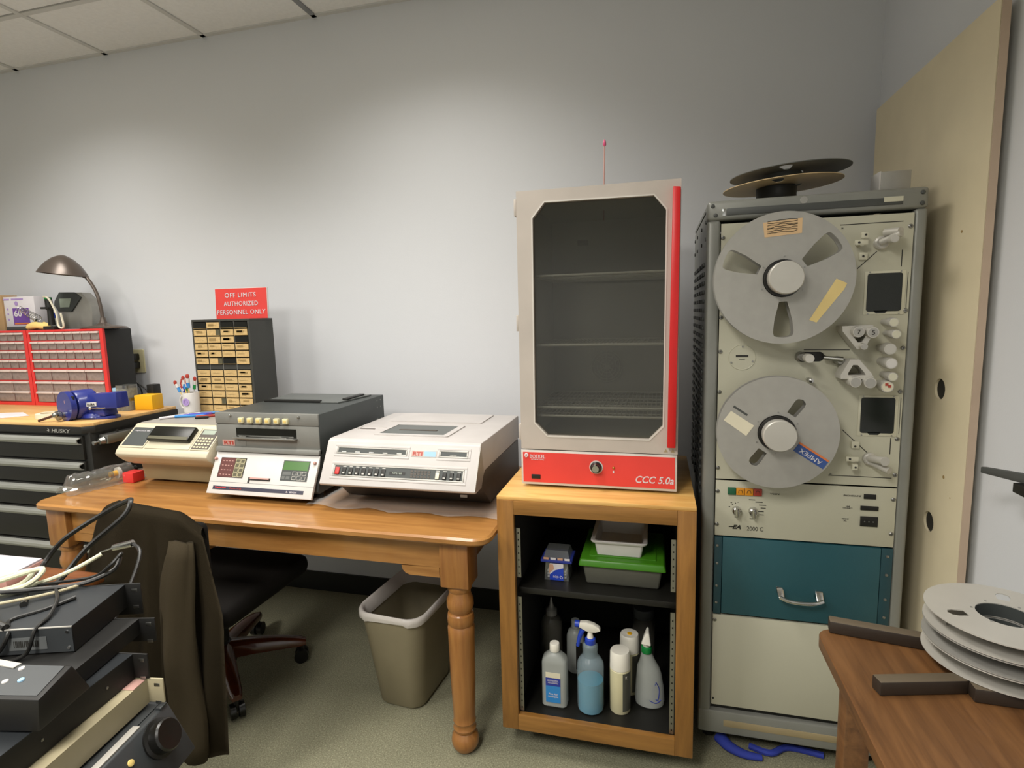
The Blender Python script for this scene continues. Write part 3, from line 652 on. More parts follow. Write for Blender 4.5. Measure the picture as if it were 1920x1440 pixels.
# top right guide
roller(.596, 1.590, .011, .06); 
b = MB(); b.cyl((.578, PF - .02, 1.585), (.61, PF - .06, 1.602), .0085, n=16); b.lathe([(.018, 0), (.018, .012), (.014, .016)], (.583, PF, 1.585), (0, -1, 0), 24); b.cyl((.59, PF - .012, 1.611), (.612, PF - .05, 1.609), .0105, n=18)
b.build('tension_arm', 'alu_light', tp)
for cx, cz, sg in ((.530, 1.585, 1), (.535, .99, -1)):
    b = MB(); b.m(0).cyl((cx, PF, cz), (cx, PF - .03, cz), .008, n=14)
    b.m(0).box(cx - .017, cx + .014, PF - .032, PF - .024, cz - .005, cz + .008, .001).box(cx - .002, cx + .012, PF - .036, PF - .022, cz + .012 * sg, cz + .028 * sg, .001).box(cx + .002, cx + .022, PF - .008, PF, cz - .035 * sg - .008, cz - .035 * sg + .012, .001)
    b.m(1).cyl((cx + .006, PF - .037, cz + .021 * sg), (cx + .006, PF - .034, cz + .021 * sg), .003, n=8).cyl((cx - .008, PF - .034, cz + .002), (cx - .008, PF - .031, cz + .002), .003, n=8).cyl((cx + .011, PF - .009, cz - .033 * sg), (cx + .011, PF - .007, cz - .033 * sg), .003, n=8)
    b.build('tape_guide_block', ['panel_cream_edge', 'ink'], tp)
# low right tension arm
b = MB(); b.lathe([(.018, 0), (.018, .012), (.014, .016)], (.585, PF, .988), (0, -1, 0), 24); b.cyl((.583, PF - .015, .992), (.603, PF - .058, .996), .0105, n=18).cyl((.59, PF - .012, .978), (.618, PF - .055, .968), .0095, n=18); b.cyl((.603, PF - .058, .996), (.604, PF - .062, .996), .0125, n=18)
b.build('tension_arm', 'alu_light', tp)
# roller column at right
for x, z, r, L, f_ in ((.602, 1.373, .0125, .07, 'panel_cream_edge'), (.609, 1.342, .012, .07, 'panel_cream_edge'), (.597, 1.303, .0155, .07, 'alu_light'), (.600, 1.265, .0150, .075, 'white'), (.607, 1.229, .0125, .07, 'panel_cream_edge'), (.599, 1.201, .0165, .06, 'plate_cream')):
    roller(x, z, r, L, face=f_)
b = MB(); b.box(.593, .6, PF - .0625, PF - .060, 1.204, 1.211).box(.6, .607, PF - .0625, PF - .060, 1.199, 1.206); b.build('marking', 'brick_red', tp)
# head-gate triangles
def tri(P, th, y0, y1, name, mt):
    n = len(P); c = (sum(p[0] for p in P) / n, sum(p[1] for p in P) / n)
    inn = [(c[0] + (p[0] - c[0]) * th, c[1] + (p[1] - c[1]) * th) for p in P]
    return plate(name, P, [inn[::-1]], abs(y1 - y0), mt, tp, (0, (y0 + y1) / 2, 0))
tri([(.482, 1.365), (.555, 1.367), (.560, 1.35), (.538, 1.305), (.520, 1.303), (.483, 1.352)], .52, PF - .065, PF - .012, 'head_housing', 'alu_light')
tri([(.505, 1.275), (.527, 1.275), (.558, 1.238), (.566, 1.222), (.485, 1.222), (.484, 1.233)], .52, PF - .065, PF - .012, 'head_housing', 'alu_light')
for x, z, r in ((.517, 1.350, .015), (.551, 1.348, .015), (.532, 1.311, .009), (.516, 1.2155, .015), (.551, 1.214, .0155)):
    roller(x, z, r, .082, face='alu_paint', name='capstan_roller')
txt(tp, '7', (.517, PF - .084, 1.350), .007, 'ink'); txt(tp, '5', (.551, PF - .084, 1.348), .007, 'ink')
# lever and pinch roller
b = MB(); b.cyl((.452, PF - .02, 1.277), (.498, PF - .03, 1.272), .005, .008, n=12); b.lathe([(.012, 0), (.012, .02), (.008, .03)], (.492, PF, 1.268), (0, -1, 0), 18); b.build('brake_lever', 'steel', tp)
b = MB(); b.m(0).lathe([(.009, -.015), (.009, .05), (.012, .052), (.0125, .072), (.0115, .078)], (.403, PF, 1.279), (0, -1, 0), 24)
b.m(1).lathe([(.014, -.015), (.014, .03), (.010, .034)], (.396, PF, 1.279), (0, -1, 0), 20); b.build('pinch_roller', ['alu_light', 'steel'], tp)
MB().lathe([(.006, 0), (.006, .03), (.007, .032), (.0065, .04), (.001, .043)], (.4185, PF, 1.214), (0, -1, 0), 16).build('guide_pin', 'chrome', tp)
# control panel details
for k, mt in enumerate(('dgreen', 'amber', 'amber', 'brick_red')):
    x0 = .2105 + k * .0242
    MB().box(x0, x0 + .0232, PF - .006, PF, .861, .883, .0012).build('push_button', mt, cp)
for k in (1, 2, 3): MB().tube([(.2105 + k * .0242 + .006, PF - .0062, .868), (.2105 + k * .0242 + .008, PF - .0062, .876), (.2105 + k * .0242 + .015, PF - .0062, .876), (.2105 + k * .0242 + .017, PF - .0062, .868)], .0007, 5).build('marking', 'ink', cp)
txt(cp, 'VESN', (.342, PF - .0006, .869), .026, 'ink', h=.005)
for x in (.237, .284):
    b = MB(); b.m(0).lathe([(.0135, 0), (.0125, .014), (.009, .018)], (x, PF, .812), (0, -1, 0), 20); b.m(0).hexa([(x - .004, PF - .026, .798), (x + .004, PF - .026, .798), (x + .005, PF - .014, .797), (x - .005, PF - .014, .797), (x - .004, PF - .028, .826), (x + .004, PF - .028, .826), (x + .005, PF - .014, .827), (x - .005, PF - .014, .827)], .0012)
    b.build('selector_knob', 'chrome', cp)
b = MB()
for x, z, w in ((.222, .835, .004), (.226, .829, .004), (.234, .834, .003), (.241, .837, .002), (.217, .822, .004), (.3, .841, .02), (.31, .832, .02), (.312, .823, .014), (.306, .812, .016), (.308, .802, .012), (.28, .847, .018), (.237, .79, .01), (.28, .788, .01)):
    b.box(x - w / 2, x + w / 2, PF - .0005, PF, z - .0012, z + .0012)
b.build('scale_marks', 'ink', cp)
txt(cp, '2000 C', (.291, PF - .0006, .757), .046, 'ink', h=.013)
txt(cp, 'EA', (.239, PF - .0006, .759), .024, 'black', h=.013, shear=.3, bold=.03); MB().box(.2165, .231, PF - .0006, PF, .7575, .7605).build('marking', 'black', cp)
for x0, x1, z0, z1 in ((.577, .608, .869, .883), (.570, .616, .835, .848), (.571, .616, .787, .817)):
    b = MB(); b.m(0).box(x0, x1, PF - .003, PF, z0, z1, .0008)
    if z1 - z0 > .02:
        for k in range(3): b.m(1).cyl((x0 + .011 + .011 * k, PF - .0035, (z0 + z1) / 2), (x0 + .011 + .011 * k, PF - .0028, (z0 + z1) / 2), .002, n=8)
    b.build('connector', ['black', 'steel'], cp)
txt(cp, 'PHONES/LINE', (.548, PF - .0006, .876), .046, 'ink', h=.005, shear=.2); txt(cp, 'LINE\nCONNECT.', (.538, PF - .0006, .841), .026, 'ink'); txt(cp, 'MAINS\nAC', (.533, PF - .0006, .803), .017, 'ink')
txt(tp, '2K', (.489, PF - .0006, 1.630), .006, 'ink'); txt(tp, 'SK', (.489, PF - .0006, .938), .006, 'ink')
# drive hubs with their silver knobs
for cx, cz in ((.3262, 1.4967), (.327, 1.0705)):
    b = MB(); b.m(0).lathe([(.05, 0), (.05, .05)], (cx, PF, cz), (0, -1, 0), 36); b.build('reel_turntable', 'black', tp)
def window(cx, cz, ang, r0, r1, w0, w1):
    a = R(ang); d = Vector((math.cos(a), math.sin(a))); n = Vector((-d.y, d.x)); c = Vector((cx, cz)); P = []
    def q(r, w): v = c + d * r + n * w; return (v.x, v.y)
    P = [q(r0, w0), q(r0 + (r1 - r0) * .5, w0 + (w1 - w0) * .75), q(r1 - .012, w1), q(r1 - .003, w1 - .003), q(r1, w1 - .010), q(r1 + .002, 0), q(r1, -w1 + .010), q(r1 - .003, -w1 + .003), q(r1 - .012, -w1), q(r0 + (r1 - r0) * .5, -(w0 + (w1 - w0) * .75)), q(r0, -w0)]
    return P
def tape_reel(label, cx, cz, RR, wins, yf, yb2, tint='alu_paint'):
    t = thing('tape_reel', label, 'tape reel', (cx, yb2, cz - RR))
    holes = [window(cx, cz, *w)[::-1] for w in wins] + [circle(.0505, 40, (cx, cz))[::-1]]
    for y in (yf, yb2): plate('flange', circle(RR, 96, (cx, cz)), holes, .0018, tint, t, (0, y, 0))
    b = MB()
    o_, i_ = circle(.057, 40, (cx, cz)), circle(.0502, 40, (cx, cz))
    b.rings([[(p[0], yf + .001, p[1]) for p in o_], [(p[0], yb2 - .001, p[1]) for p in o_], [(p[0], yb2 - .001, p[1]) for p in i_], [(p[0], yf + .001, p[1]) for p in i_]], False, True)
    b.build('core', 'grey_dark', t)
    b = MB(); b.m(0).lathe([(.049, .012), (.049, -.002), (.044, -.004)], (cx, yf, cz), (0, -1, 0), 40)
    b.build('hub_ring', ['black_gloss'], t)
    MB().lathe([(.0425, .0), (.0425, .030), (.0435, .032), (.0435, .046), (.041, .0495), (.001, .0505)], (cx, yf + .002, cz), (0, -1, 0), 48).build('hub_knob', 'alu_light', t)
    for k in range(6): a = R(28 + 60 * k); x, z = cx + .0585 * math.cos(a), cz + .0585 * math.sin(a); MB().cyl((x, yf - .0022, z), (x, yf - .0008, z), .0022, n=8).build('rivet', 'steel', t)
    return t
r1 = tape_reel('large silver tape reel with three openings on the upper rack spindle', .3262, 1.4967, .1755, ((37, .064, .158, .012, .030), (158, .064, .158, .012, .028), (272, .062, .157, .010, .026)), 1.655, 1.69)
r2 = tape_reel('silver tape reel with two narrow openings and a blue label on the lower rack spindle', .327, 1.0705, .1590, ((56, .063, .112, .013, .015), (236, .063, .112, .013, .015)), 1.667, 1.695)
def sticker(t, pts, y, mt, name='sticker'):
    c = (sum(p[0] for p in pts) / len(pts), sum(p[1] for p in pts) / len(pts))
    return MB().prism(pts, y - .0006, y, 'xz').build(name, mt, t)
s = sticker(r1, [(.272, 1.645), (.368, 1.652), (.368, 1.613), (.277, 1.606)], 1.654, 'tan_label')
b = MB(); random.seed(3)
for i in range(7):
    z = 1.612 + .005 * i; P = [(.283 + .0105 * j, 1.6531, z + .002 + .004 * random.random() + .006 * j / 8) for j in range(8)]; b.tube(P, .0008, 4, 3)
b.build('handwriting', 'ink', s)
sticker(r1, [(.455, 1.491), (.481, 1.478), (.474, 1.462), (.412, 1.377), (.394, 1.384)], 1.654, 'tape_yellow')
sticker(r2, [(.205, 1.131), (.267, 1.090), (.247, 1.060), (.186, 1.104)], 1.666, 'plate_cream')
sticker(r2, [(.213, 1.147), (.250, 1.122), (.247, 1.117), (.210, 1.142)], 1.666, 'rack_dark')
s = sticker(r2, [(.384, 1.043), (.460, .993), (.447, .972), (.370, 1.022)], 1.666, 'label_navy'); s.data.materials[0] = mat('label_ampex', '34508c', .5)
sticker(s, [(.386, 1.047), (.462, .997), (.4593, .9925), (.3832, 1.0425)], 1.6655, 'orange')
d = Vector((.460 - .384, 0, .993 - 1.043)).normalized()
txt(s, 'AMPEX', (.4145, 1.6648, 1.0065), .066, 'paper', u=-d, v=Vector((0, 1, 0)).cross(d) * 1, h=.012)
# reel on top of the rack
def lay_reel(label, c, RR, z0, gap, tilt, mt1, mt2):
    t = thing('tape_reel', label, 'tape reel', (c[0], c[1], RT))
    m_ = Matrix.Translation(Vector((c[0], c[1], z0))) @ Matrix.Rotation(tilt[0], 4, 'X') @ Matrix.Rotation(tilt[1], 4, 'Y')
    return t, m_
t = thing('tape_reel', 'tan and dark tape reel lying flat on a black core on top of the rack', 'tape reel', (.366, 1.93, RT))
MB().lathe([(.057, 0), (.057, .056), (.055, .057)], (.352, 1.93, RT + .0005), n=32).build('core', 'black', t)
for zz, mt, tl, dx in ((.063, 'reel_tan', -2.6, 0), (.098, 'grey_mid', -2.6, .020)):
    hol = [window(0, 0, a, .08, .145, .008, .018)[::-1] for a in (75, 255)] + [circle(.04)[::-1]]
    e = R(tl)
    plate('flange', circle(.168, 80), hol, .002, mt, t, (.366 + dx, 1.93, RT + zz), (math.cos(e), 0, -math.sin(e)), (0, math.cos(R(1.5)), math.sin(R(1.5))))
MB().lathe([(.055, 0), (.055, .033)], (.367, 1.93, RT + .064), n=32).build('hub', 'grey_dark', t)
# card box on the rack
t = thing('small_box', 'small grey box with one white edge on top of the rack at right', 'box', (.64, 1.865, RT))
MB().box(.604, .678, 1.83, 1.90, RT + .0005, RT + .062, .002).build('box_body', 'alu_paint', t)
MB().box(.600, .604, 1.83, 1.90, RT + .0005, RT + .063, .0005).build('box_edge', 'white', t)

# ------------------------------------------------------------------ leaning particle board
pn = [(1.60, .003), (2.35, .003), (2.36, 2.11), (1.60, 2.11)]
t = thing('wood_panel', 'tall cream board with two round holes leaning on the right wall beside the rack', 'board', (.757, 1.98, 0))
bd = plate('board', [(1.595, .001), (2.35, .001), (2.35, 2.108), (1.60, 2.108)], [circle(.029, 28, (1.755, 1.187))[::-1], circle(.029, 28, (1.765, .806))[::-1]], .018, 'panel_wood', t, (.759, 0, 0), (0, 1, 0), (0, 0, 1))
MB().box(.7505, .7675, 1.594, 1.5965, .001, 2.108).build('edge', 'panel_wood_edge', t)
for y, z in ((1.755, 1.187), (1.765, .806)): MB().lathe([(.0286, 0), (.0286, .012)], (.756, y, z), (1, 0, 0), 28).build('hole_shade', 'hole_dark', t)  # dark disc in each hole stands for the shaded wall behind
for y, z, r in ((1.70, 1.60, .004), (1.70, .955, .005), (1.66, .91, .002)): MB().cyl((.7494, y, z), (.7505, y, z), r, n=8).build('knot', 'tan_line', t)
# ------------------------------------------------------------------ blue overshoe under the rack
b = MB(); b.tube([(.21, 1.79, .022), (.235, 1.755, .02), (.28, 1.735, .016), (.33, 1.735, .013)], lambda q: .022 - .012 * q, 12)
for v in b.bm.verts: v.co.z = max(.002, v.co.z * .85)
b.tube([(.30, 1.78, .01), (.36, 1.76, .012), (.42, 1.80, .01), (.52, 1.79, .009)], lambda q: .010, 8)
b.solo('blue_glove', 'blue_sock', 'crumpled blue glove lying on the carpet under the rack', 'glove')
# ------------------------------------------------------------------ grey and white tape cleaner (middle machine)
TT = TZ + .0005
class Slope:
    """helper for details on a sloped front: x along the front, v up the slope"""
    def __init__(s, A, B): s.A = Vector((0, A[0], A[1])); s.v = (Vector((0, B[0], B[1])) - s.A).normalized(); s.n = s.v.cross(Vector((1, 0, 0))); s.n = s.n if s.n.y < 0 else -s.n
    def p(s, x, v, h=0): return Vector((x, 0, 0)) + s.A + s.v * v + s.n * h
    def slab(s, b, x0, x1, v0, v1, h0, h1, bev=0, sk=0):
        return b.hexa([s.p(x0, v0, h0), s.p(x1, v0, h0), s.p(x1 + sk, v1, h0), s.p(x0 + sk, v1, h0), s.p(x0, v0, h1), s.p(x1, v0, h1), s.p(x1 + sk, v1, h1), s.p(x0 + sk, v1, h1)], bev)
    def ring(s, b, x0, x1, v0, v1, w, h0, h1, bev=0):
        s.slab(b, x0, x1, v0, v0 + w, h0, h1, bev); s.slab(b, x0, x1, v1 - w, v1, h0, h1, bev); s.slab(b, x0, x0 + w, v0 + w, v1 - w, h0, h1, bev); s.slab(b, x1 - w, x1, v0 + w, v1 - w, h0, h1, bev)
    def text(s, par, st, x, v, w, mt, h=None, lift=.0008, **k): return txt(par, st, s.p(x, v, lift), w, mt, u=(1, 0, 0), v=s.v, h=h, **k)
t = thing('tape_cleaner', 'tall grey box machine with white sloping control front and six cream buttons', 'machine', (-1.4, 1.95, TT))
x0, x1 = -1.624, -1.178
b = MB(); b.m(0).prism([(1.738, .94), (1.738, 1.077), (2.232, 1.077), (2.232, .79), (1.71, .79), (1.70, .80)], x0 + .004, x1, 'yz', .003)
b.build('housing', 'grey_dark', t)
b = MB()
b.box(x0, x1 - .001, 1.733, 1.745, 1.034, 1.078, .002).box(x0 + .001, x1 - .002, 1.7345, 1.745, .946, 1.032, .0015)
b.hexa([(x0, 1.722, .929), (x1, 1.722, .929), (x1, 1.745, .929), (x0, 1.745, .929), (x0, 1.726, .947), (x1, 1.726, .947), (x1, 1.745, .947), (x0, 1.745, .947)], .002)
fr = b.build('front_panel', 'grey_paint', t)
for k in range(6):
    x = -1.503 + .0384 * k
    b = MB(); b.m(0).box(x - .0105, x + .0105, 1.722, 1.734, 1.040, 1.060, .002).m(1).box(x - .006, x + .006, 1.7212, 1.7222, 1.045, 1.055, .0004); b.build('button', ['keys', 'yellow_pale'], fr)
for x in (-1.554, -1.258): MB().lathe([(.0055, 0), (.0055, .004), (.004, .007), (.001, .008)], (x, 1.733, 1.067), (0, -1, 0), 14).build('screw', 'chrome', fr)
b = MB(); b.m(0).box(-1.533, -1.274, 1.7325, 1.736, .985, 1.02).m(1).box(-1.538, -1.270, 1.716, 1.734, .981, .986, .001).m(2).box(-1.528, -1.285, 1.7315, 1.7325, .988, .993).m(1).box(-1.515, -1.485, 1.7245, 1.7262, .9865, .99).box(-1.34, -1.31, 1.7245, 1.7262, .9865, .99)
b.build('tape_slot', ['glass_dark', 'alu', 'steel'], fr)
b = MB(); b.m(0).box(-1.599, -1.544, 1.7335, 1.7348, .950, .972).m(1).box(-1.54, -1.495, 1.7335, 1.7348, .950, .972); lg = b.build('badge', ['pinkish', 'grey_paint'], fr)
txt(lg, 'RTI', (-1.571, 1.733, .961), .042, 'brick_red', h=.013, bold=.03)
S = Slope((1.657, .786), (1.73, .926))
b = MB(); S.slab(b, x0, x1, 0, .158, -.012, 0, .0015); wp = b.build('control_front', 'white', t)
b = MB(); S.slab(b, x0, x1, .0435, .0447, -.0005, .0003); b.build('seam', 'grey_mid', wp)
b = MB(); b.m(0); S.slab(b, -1.595, -1.483, .0615, .1365, 0, .001); b.m(1); S.slab(b, -1.593, -1.530, .063, .135, .0008, .0014); b.m(2); S.slab(b, -1.529, -1.485, .063, .135, .0008, .0014)
b.m(3)
for i in range(4):
    for j in range(2): S.ring(b, -1.527 + .021 * j, -1.509 + .021 * j, .0655 + .0172 * i, .0805 + .0172 * i, .001, .0012, .002)
b.m(4)
for i in range(4):
    for j in range(4): S.slab(b, -1.585 + .013 * j, -1.578 + .013 * j, .071 + .0172 * i, .0735 + .0172 * i, .0012, .0017)
b.build('key_display', ['black', 'panel_maroon', 'panel_olive', 'keys', 'pinkish'], wp)
b = MB(); b.m(0); S.slab(b, -1.3215, -1.211, .0615, .136, 0, .001); b.m(1); S.slab(b, -1.318, -1.2145, .1005, .133, .0008, .0014)
b.m(2)
for j in range(3): S.ring(b, -1.275 + .020 * j, -1.259 + .020 * j, .083, .0965, .0012, .0008, .0016)
for j in range(3): S.ring(b, -1.275 + .020 * j, -1.259 + .020 * j, .066, .079, .001, .0008, .0014)
b.m(3); S.slab(b, -1.316, -1.282, .083, .094, .0008, .0012); S.slab(b, -1.316, -1.304, .067, .078, .0008, .0012); S.slab(b, -1.299, -1.284, .067, .078, .0008, .0012)
b.build('lcd_display', ['grey_dark', 'screen_green', 'alu_light', 'grey_mid'], wp)
b = MB(); b.m(0); S.slab(b, -1.45, -1.362, .056, .0665, 0, .0015); b.m(1); S.slab(b, -1.446, -1.366, .0605, .066, .001, .006); b.m(0); S.slab(b, -1.456, -1.448, .046, .0665, .0, .0018)
b.build('latch', ['ink', 'pinkish'], wp)
b = MB(); b.m(0); S.slab(b, -1.60, -1.214, .0155, .0288, 0, .0009); b.build('name_strip', 'grey_dark', wp); ns = wp.children[-1]
ns = [c_ for c_ in wp.children if c_.name.startswith('name_strip')][0]; ns.data.materials[0] = mat('strip_navy', '2b2a3c', .4)
S.text(ns, 'TapeChek', -1.566, .0225, .05, 'red_plastic', h=.007, lift=.0012, bold=.01); S.text(ns, 'Reader 4100', -1.5, .0225, .05, 'brick_red', h=.006, lift=.0012); S.text(ns, 'BENDIX', -1.255, .0215, .03, 'paper', h=.006, lift=.0012)
b = MB(); b.prism([(-1.285, .8035), (-1.277, .8035), (-1.281, .8105)], 1.664, 1.665, 'xz'); b.build('logo', 'paper', ns)
for x in (-1.617, -1.191):
    q = S.p(x, .130, 0); MB().lathe([(.006, 0), (.006, .006), (.004, .009), (.001, .01)], q, S.n, 14).build('knob', 'pinkish', wp)
# hatch on the top
b = MB(); b.m(0).prism([(-1.60, 1.995), (-1.335, 1.985), (-1.325, 1.975), (-1.245, 1.975), (-1.215, 2.19), (-1.62, 2.19)], 1.0775, 1.0835, 'xy', .001)
b.m(1).box(-1.60, -1.33, 1.98, 1.992, 1.0775, 1.089, .002).m(1).box(-1.26, -1.235, 2.03, 2.17, 1.0835, 1.09, .002)
b.build('top_hatch', ['grey_mid', 'black'], t)
for x in (-1.59, -1.21):
    for y in (1.76, 2.19): MB().lathe([(.014, 0), (.012, .031)], (x, y, TT), n=14).build('foot', 'rubber', t)
b = MB()
for y in (2.17, 2.2):
    for z in (1.06, 1.03, .98): b.cyl((x1 - .001, y, z), (x1 + .0012, y, z), .003, n=8)
b.build('rivets', 'steel', t)

# ------------------------------------------------------------------ white tape evaluator (right machine)
t = thing('tape_evaluator', 'large white wedge-front machine with black key strip and smoked window in the lid', 'machine', (-.84, 1.95, TT))
x0, x1 = -1.118, -.556
prof = [(1.630, .8525), (1.6235, .8598), (1.6965, .9932), (1.709, 1.0), (2.212, 1.0), (2.215, .995), (2.215, .905), (1.735, .905), (1.72, .895), (1.695, .862), (1.68, .853), (1.635, .851)]
MB().prism(prof, x0, x1, 'yz', .004, 3).build('shell', 'white_shell', t)
MB().prism([(1.80, TT + .006), (1.70, .856), (1.722, .89), (1.738, .9), (2.212, .9), (2.212, TT + .006)], x0 + .004, x1 - .003, 'yz', .001).build('lower_housing', 'side_brown', t)
MB().box(x1 - .1, x1 - .075, 1.76, 1.775, .793, .803).build('front_tab', 'alu', t)
for x in (x0 + .05, x1 - .05):
    for y in (1.83, 2.17): MB().cyl((x, y, TT), (x, y, TT + .008), .015, n=12).build('foot', 'rubber', t)
# side shell strip below front edge
MB().prism([(1.622, .862), (1.70, .997), (1.722, .9), (1.69, .853)], x1 - .002, x1 + .0008, 'yz').build('side_cheek', 'alu_paint', t)
V = Slope((1.622, .868 - .011), (1.70, .9995))
def frame_panel(x0, x1, v0, v1, nm, m1, par):
    b = MB(); b.m(0); V.ring(b, x0 - .011, x1 + .011, v0 - .011, v1 + .011, .0085, -.002, .0016, .0012); b.m(1); V.ring(b, x0 - .002, x1 + .002, v0 - .002, v1 + .002, .005, -.002, .0025, .0008); b.m(2); V.slab(b, x0, x1, v0, v1, -.002, .0012)
    return b.build(nm, ['white_shell', 'alu_paint', m1], par)
fp = frame_panel(-1.072, -.812, .112, .134, 'indicator_strip', 'grey_dark', t)
b = MB()
for k in range(5): V.slab(b, -1.055 + .052 * k, -1.038 + .052 * k, .1165, .1195, .0012, .0018)
b.build('marking', 'alu_light', fp)
fp = frame_panel(-.692, -.596, .113, .134, 'indicator_strip', 'grey_dark', t); V.text(fp, 'TAPE FEED', -.645, .1185, .024, 'alu_light', h=.004, lift=.002)
b = MB(); b.m(0); V.slab(b, -.795, -.704, .1105, .132, -.001, .001); b.m(1); V.slab(b, -.792, -.752, .1125, .130, .0008, .0014); b.m(2); V.slab(b, -.748, -.707, .1125, .130, .0008, .0014)
bg = b.build('badge', ['alu_paint', 'pinkish', 'light_blue'], t); V.text(bg, 'RTI', -.772, .1212, .034, 'brick_red', h=.013, lift=.0018, bold=.03)
fp = frame_panel(-1.071, -.601, .0335, .072, 'key_strip', 'grey_dark', t)
for k in range(8):
    x = -1.056 + .0245 * k; b = MB(); b.m(0); V.slab(b, x - .0075, x + .0075, .038, .062, .0005, .004 if k else .006, .0012); b.m(1)
    if k: V.slab(b, x - .004, x + .004, .041, .046, .004, .0045); V.slab(b, x - .006, x + .006, .0645, .0675, .001, .0017)
    b.build('key', ['red_plastic' if k == 0 else 'black', 'alu_paint'], fp)
b = MB(); V.slab(b, -.862, -.805, .0465, .0565, .001, .0018); vb = b.build('model_plate', 'black', fp); V.text(vb, 'VT2100', -.8335, .0515, .034, 'screen_lit', h=.006, lift=.0022, bold=.01)
b = MB(); b.m(0)
for i in range(3):
    for j in range(6): V.slab(b, -.785 + .0122 * j, -.777 + .0122 * j, .040 + .009 * i, .046 + .009 * i, .0008, .0022)
b.build('keypad', 'side_brown', fp)
for k, mt in enumerate(('offwhite', 'black', 'black', 'black')):
    x = -.690 + .0245 * k; b = MB(); b.m(0); V.slab(b, x - .0065, x + .0065, .038, .061, .0005, .005, .0012); b.m(1)
    if k: V.slab(b, x - .004, x + .004, .041, .045, .005, .0055)
    V.slab(b, x - .006, x + .006, .0645, .067, .001, .0017); b.build('key', [mt, 'alu_paint'], fp)
# lid details
plate('lid_bezel', rrect(-.985, -.700, 1.772, 1.968, .012), [rrect(-.97, -.722, 1.793, 1.952, .004)[::-1]], .005, 'white_shell', t, (0, 0, 1.0015), (1, 0, 0), (0, 1, 0))
MB().box(-.971, -.721, 1.792, 1.953, 1.0005, 1.0022).build('lid_window', 'grey_mid', t)
MB().box(-.925, -.775, 1.858, 1.872, 1.002, 1.004, .001).build('lid_slot', 'side_brown', t)
plate('rear_cover', rrect(-1.052, -.656, 2.02, 2.195, .006), [], .004, 'white_shell', t, (0, 0, 1.002), (1, 0, 0), (0, 1, 0))
MB().box(-1.092, -1.03, 1.868, 1.876, 1.0002, 1.0012).build('lid_label', 'side_brown', t)
plate('label_frame', rrect(-1.10, -.99, 1.855, 1.905, .008), [rrect(-1.098, -.992, 1.857, 1.903, .007)[::-1]], .002, 'white_shell', t, (0, 0, 1.0008), (1, 0, 0), (0, 1, 0))
# plastic sheet under the machine
b = MB(); rs = []; random.seed(5)
nx, ny = 34, 12
V2 = [[None] * ny for _ in range(nx)]
for i in range(nx):
    for j in range(ny):
        x = -1.20 + .715 * i / (nx - 1); y = 1.655 + .30 * j / (ny - 1) + (.012 * math.sin(i * .7) if j == 0 else 0)
        q = mnoise.noise(Vector((x * 26, y * 26, 1))) * .5 + .5
        fl = 1 if (-1.118 < x < -.556 and y > 1.70) else 0
        z = TT + .0012 + (.009 * q if not fl else .001 * q) * (1 if y < 1.74 else .5)
        if x < -1.13: z += .008 * q
        V2[i][j] = b.bm.verts.new((x, y, min(z, TT + .0045) if fl else z))
for i in range(nx - 1):
    for j in range(ny - 1): b.bm.faces.new((V2[i][j], V2[i + 1][j], V2[i + 1][j + 1], V2[i][j + 1]))
b.solo('plastic_sheet', 'clear_bag', 'crinkled clear plastic sheet sticking out under the white wedge-front machine', 'plastic sheet', smooth=180)

# ------------------------------------------------------------------ beige tape cleaner (left machine)
t = thing('tape_inspector', 'low cream machine with dark window, mostly hidden behind the grey box machine', 'machine', (-1.86, 2.0, TT))
x0, x1 = -2.078, -1.640
prof = [(1.800, 1.009), (1.71, .934), (1.697, .922), (1.690, .908), (1.698, .895), (1.73, .868), (1.77, .848), (2.30, .848), (2.30, 1.009)]
MB().prism(prof, x0, x1, 'yz', .004, 3).build('shell', 'beige_shell', t)
MB().box(x0 + .006, x1 - .006, 1.815, 2.30, 1.0085, 1.0112).build('top_panel', mat('top_grey', '94908a', .5).name, t)
MB().prism([(1.79, .85), (1.81, TT + .012), (2.29, TT + .012), (2.29, .85)], x0 + .01, x1 - .01, 'yz', .002).build('base', 'beige_dark', t)
for x in (x0 + .06, x1 - .06):
    for y in (1.86, 2.25): MB().cyl((x, y, TT), (x, y, TT + .014), .012, n=12).build('foot', 'rubber', t)
L = Slope((1.704, .929), (1.80, 1.009))
b = MB(); b.m(0); L.slab(b, -2.068, -1.954, .004, .110, .000, .003, .001); b.m(1); L.slab(b, -2.063, -1.958, .0125, .1025, .002, .0042); lp = b.build('label_panel', ['beige_shell', 'grey_dark'], t)
L.text(lp, 'TapeCheck 480', -2.012, .084, .075, 'paper', h=.006, lift=.005)
b = MB(); b.m(0); L.slab(b, -1.946, -1.736, .004, .110, .000, .0025, .001); b.m(1); L.slab(b, -1.945, -1.747, .034, .1, .002, .022, .003); b.m(2); L.slab(b, -1.94, -1.752, .036, .05, .022, .0228)
b.build('dark_window', ['beige_shell', 'glass_dark', 'panel_olive'], t)
b = MB(); b.m(0); L.slab(b, -1.730, -1.642, .004, .110, .000, .003, .001); b.m(1); L.slab(b, -1.725, -1.648, .0085, .1025, .002, .0042); b.m(2); L.slab(b, -1.718, -1.66, .078, .098, .004, .0048); b.m(3)
for i in range(4):
    for j in range(5): L.slab(b, -1.72 + .014 * j, -1.711 + .014 * j, .014 + .014 * i, .021 + .014 * i, .004, .0048)
b.build('display_panel', ['beige_shell', 'side_brown', 'screen_lit', 'keys'], t)
MB().box(-2.155, -2.10, 1.775, 1.83, TT, TT + .042, .003).solo('red_block', 'red_plastic', 'small red block beside the low cream machine on the table', 'block')
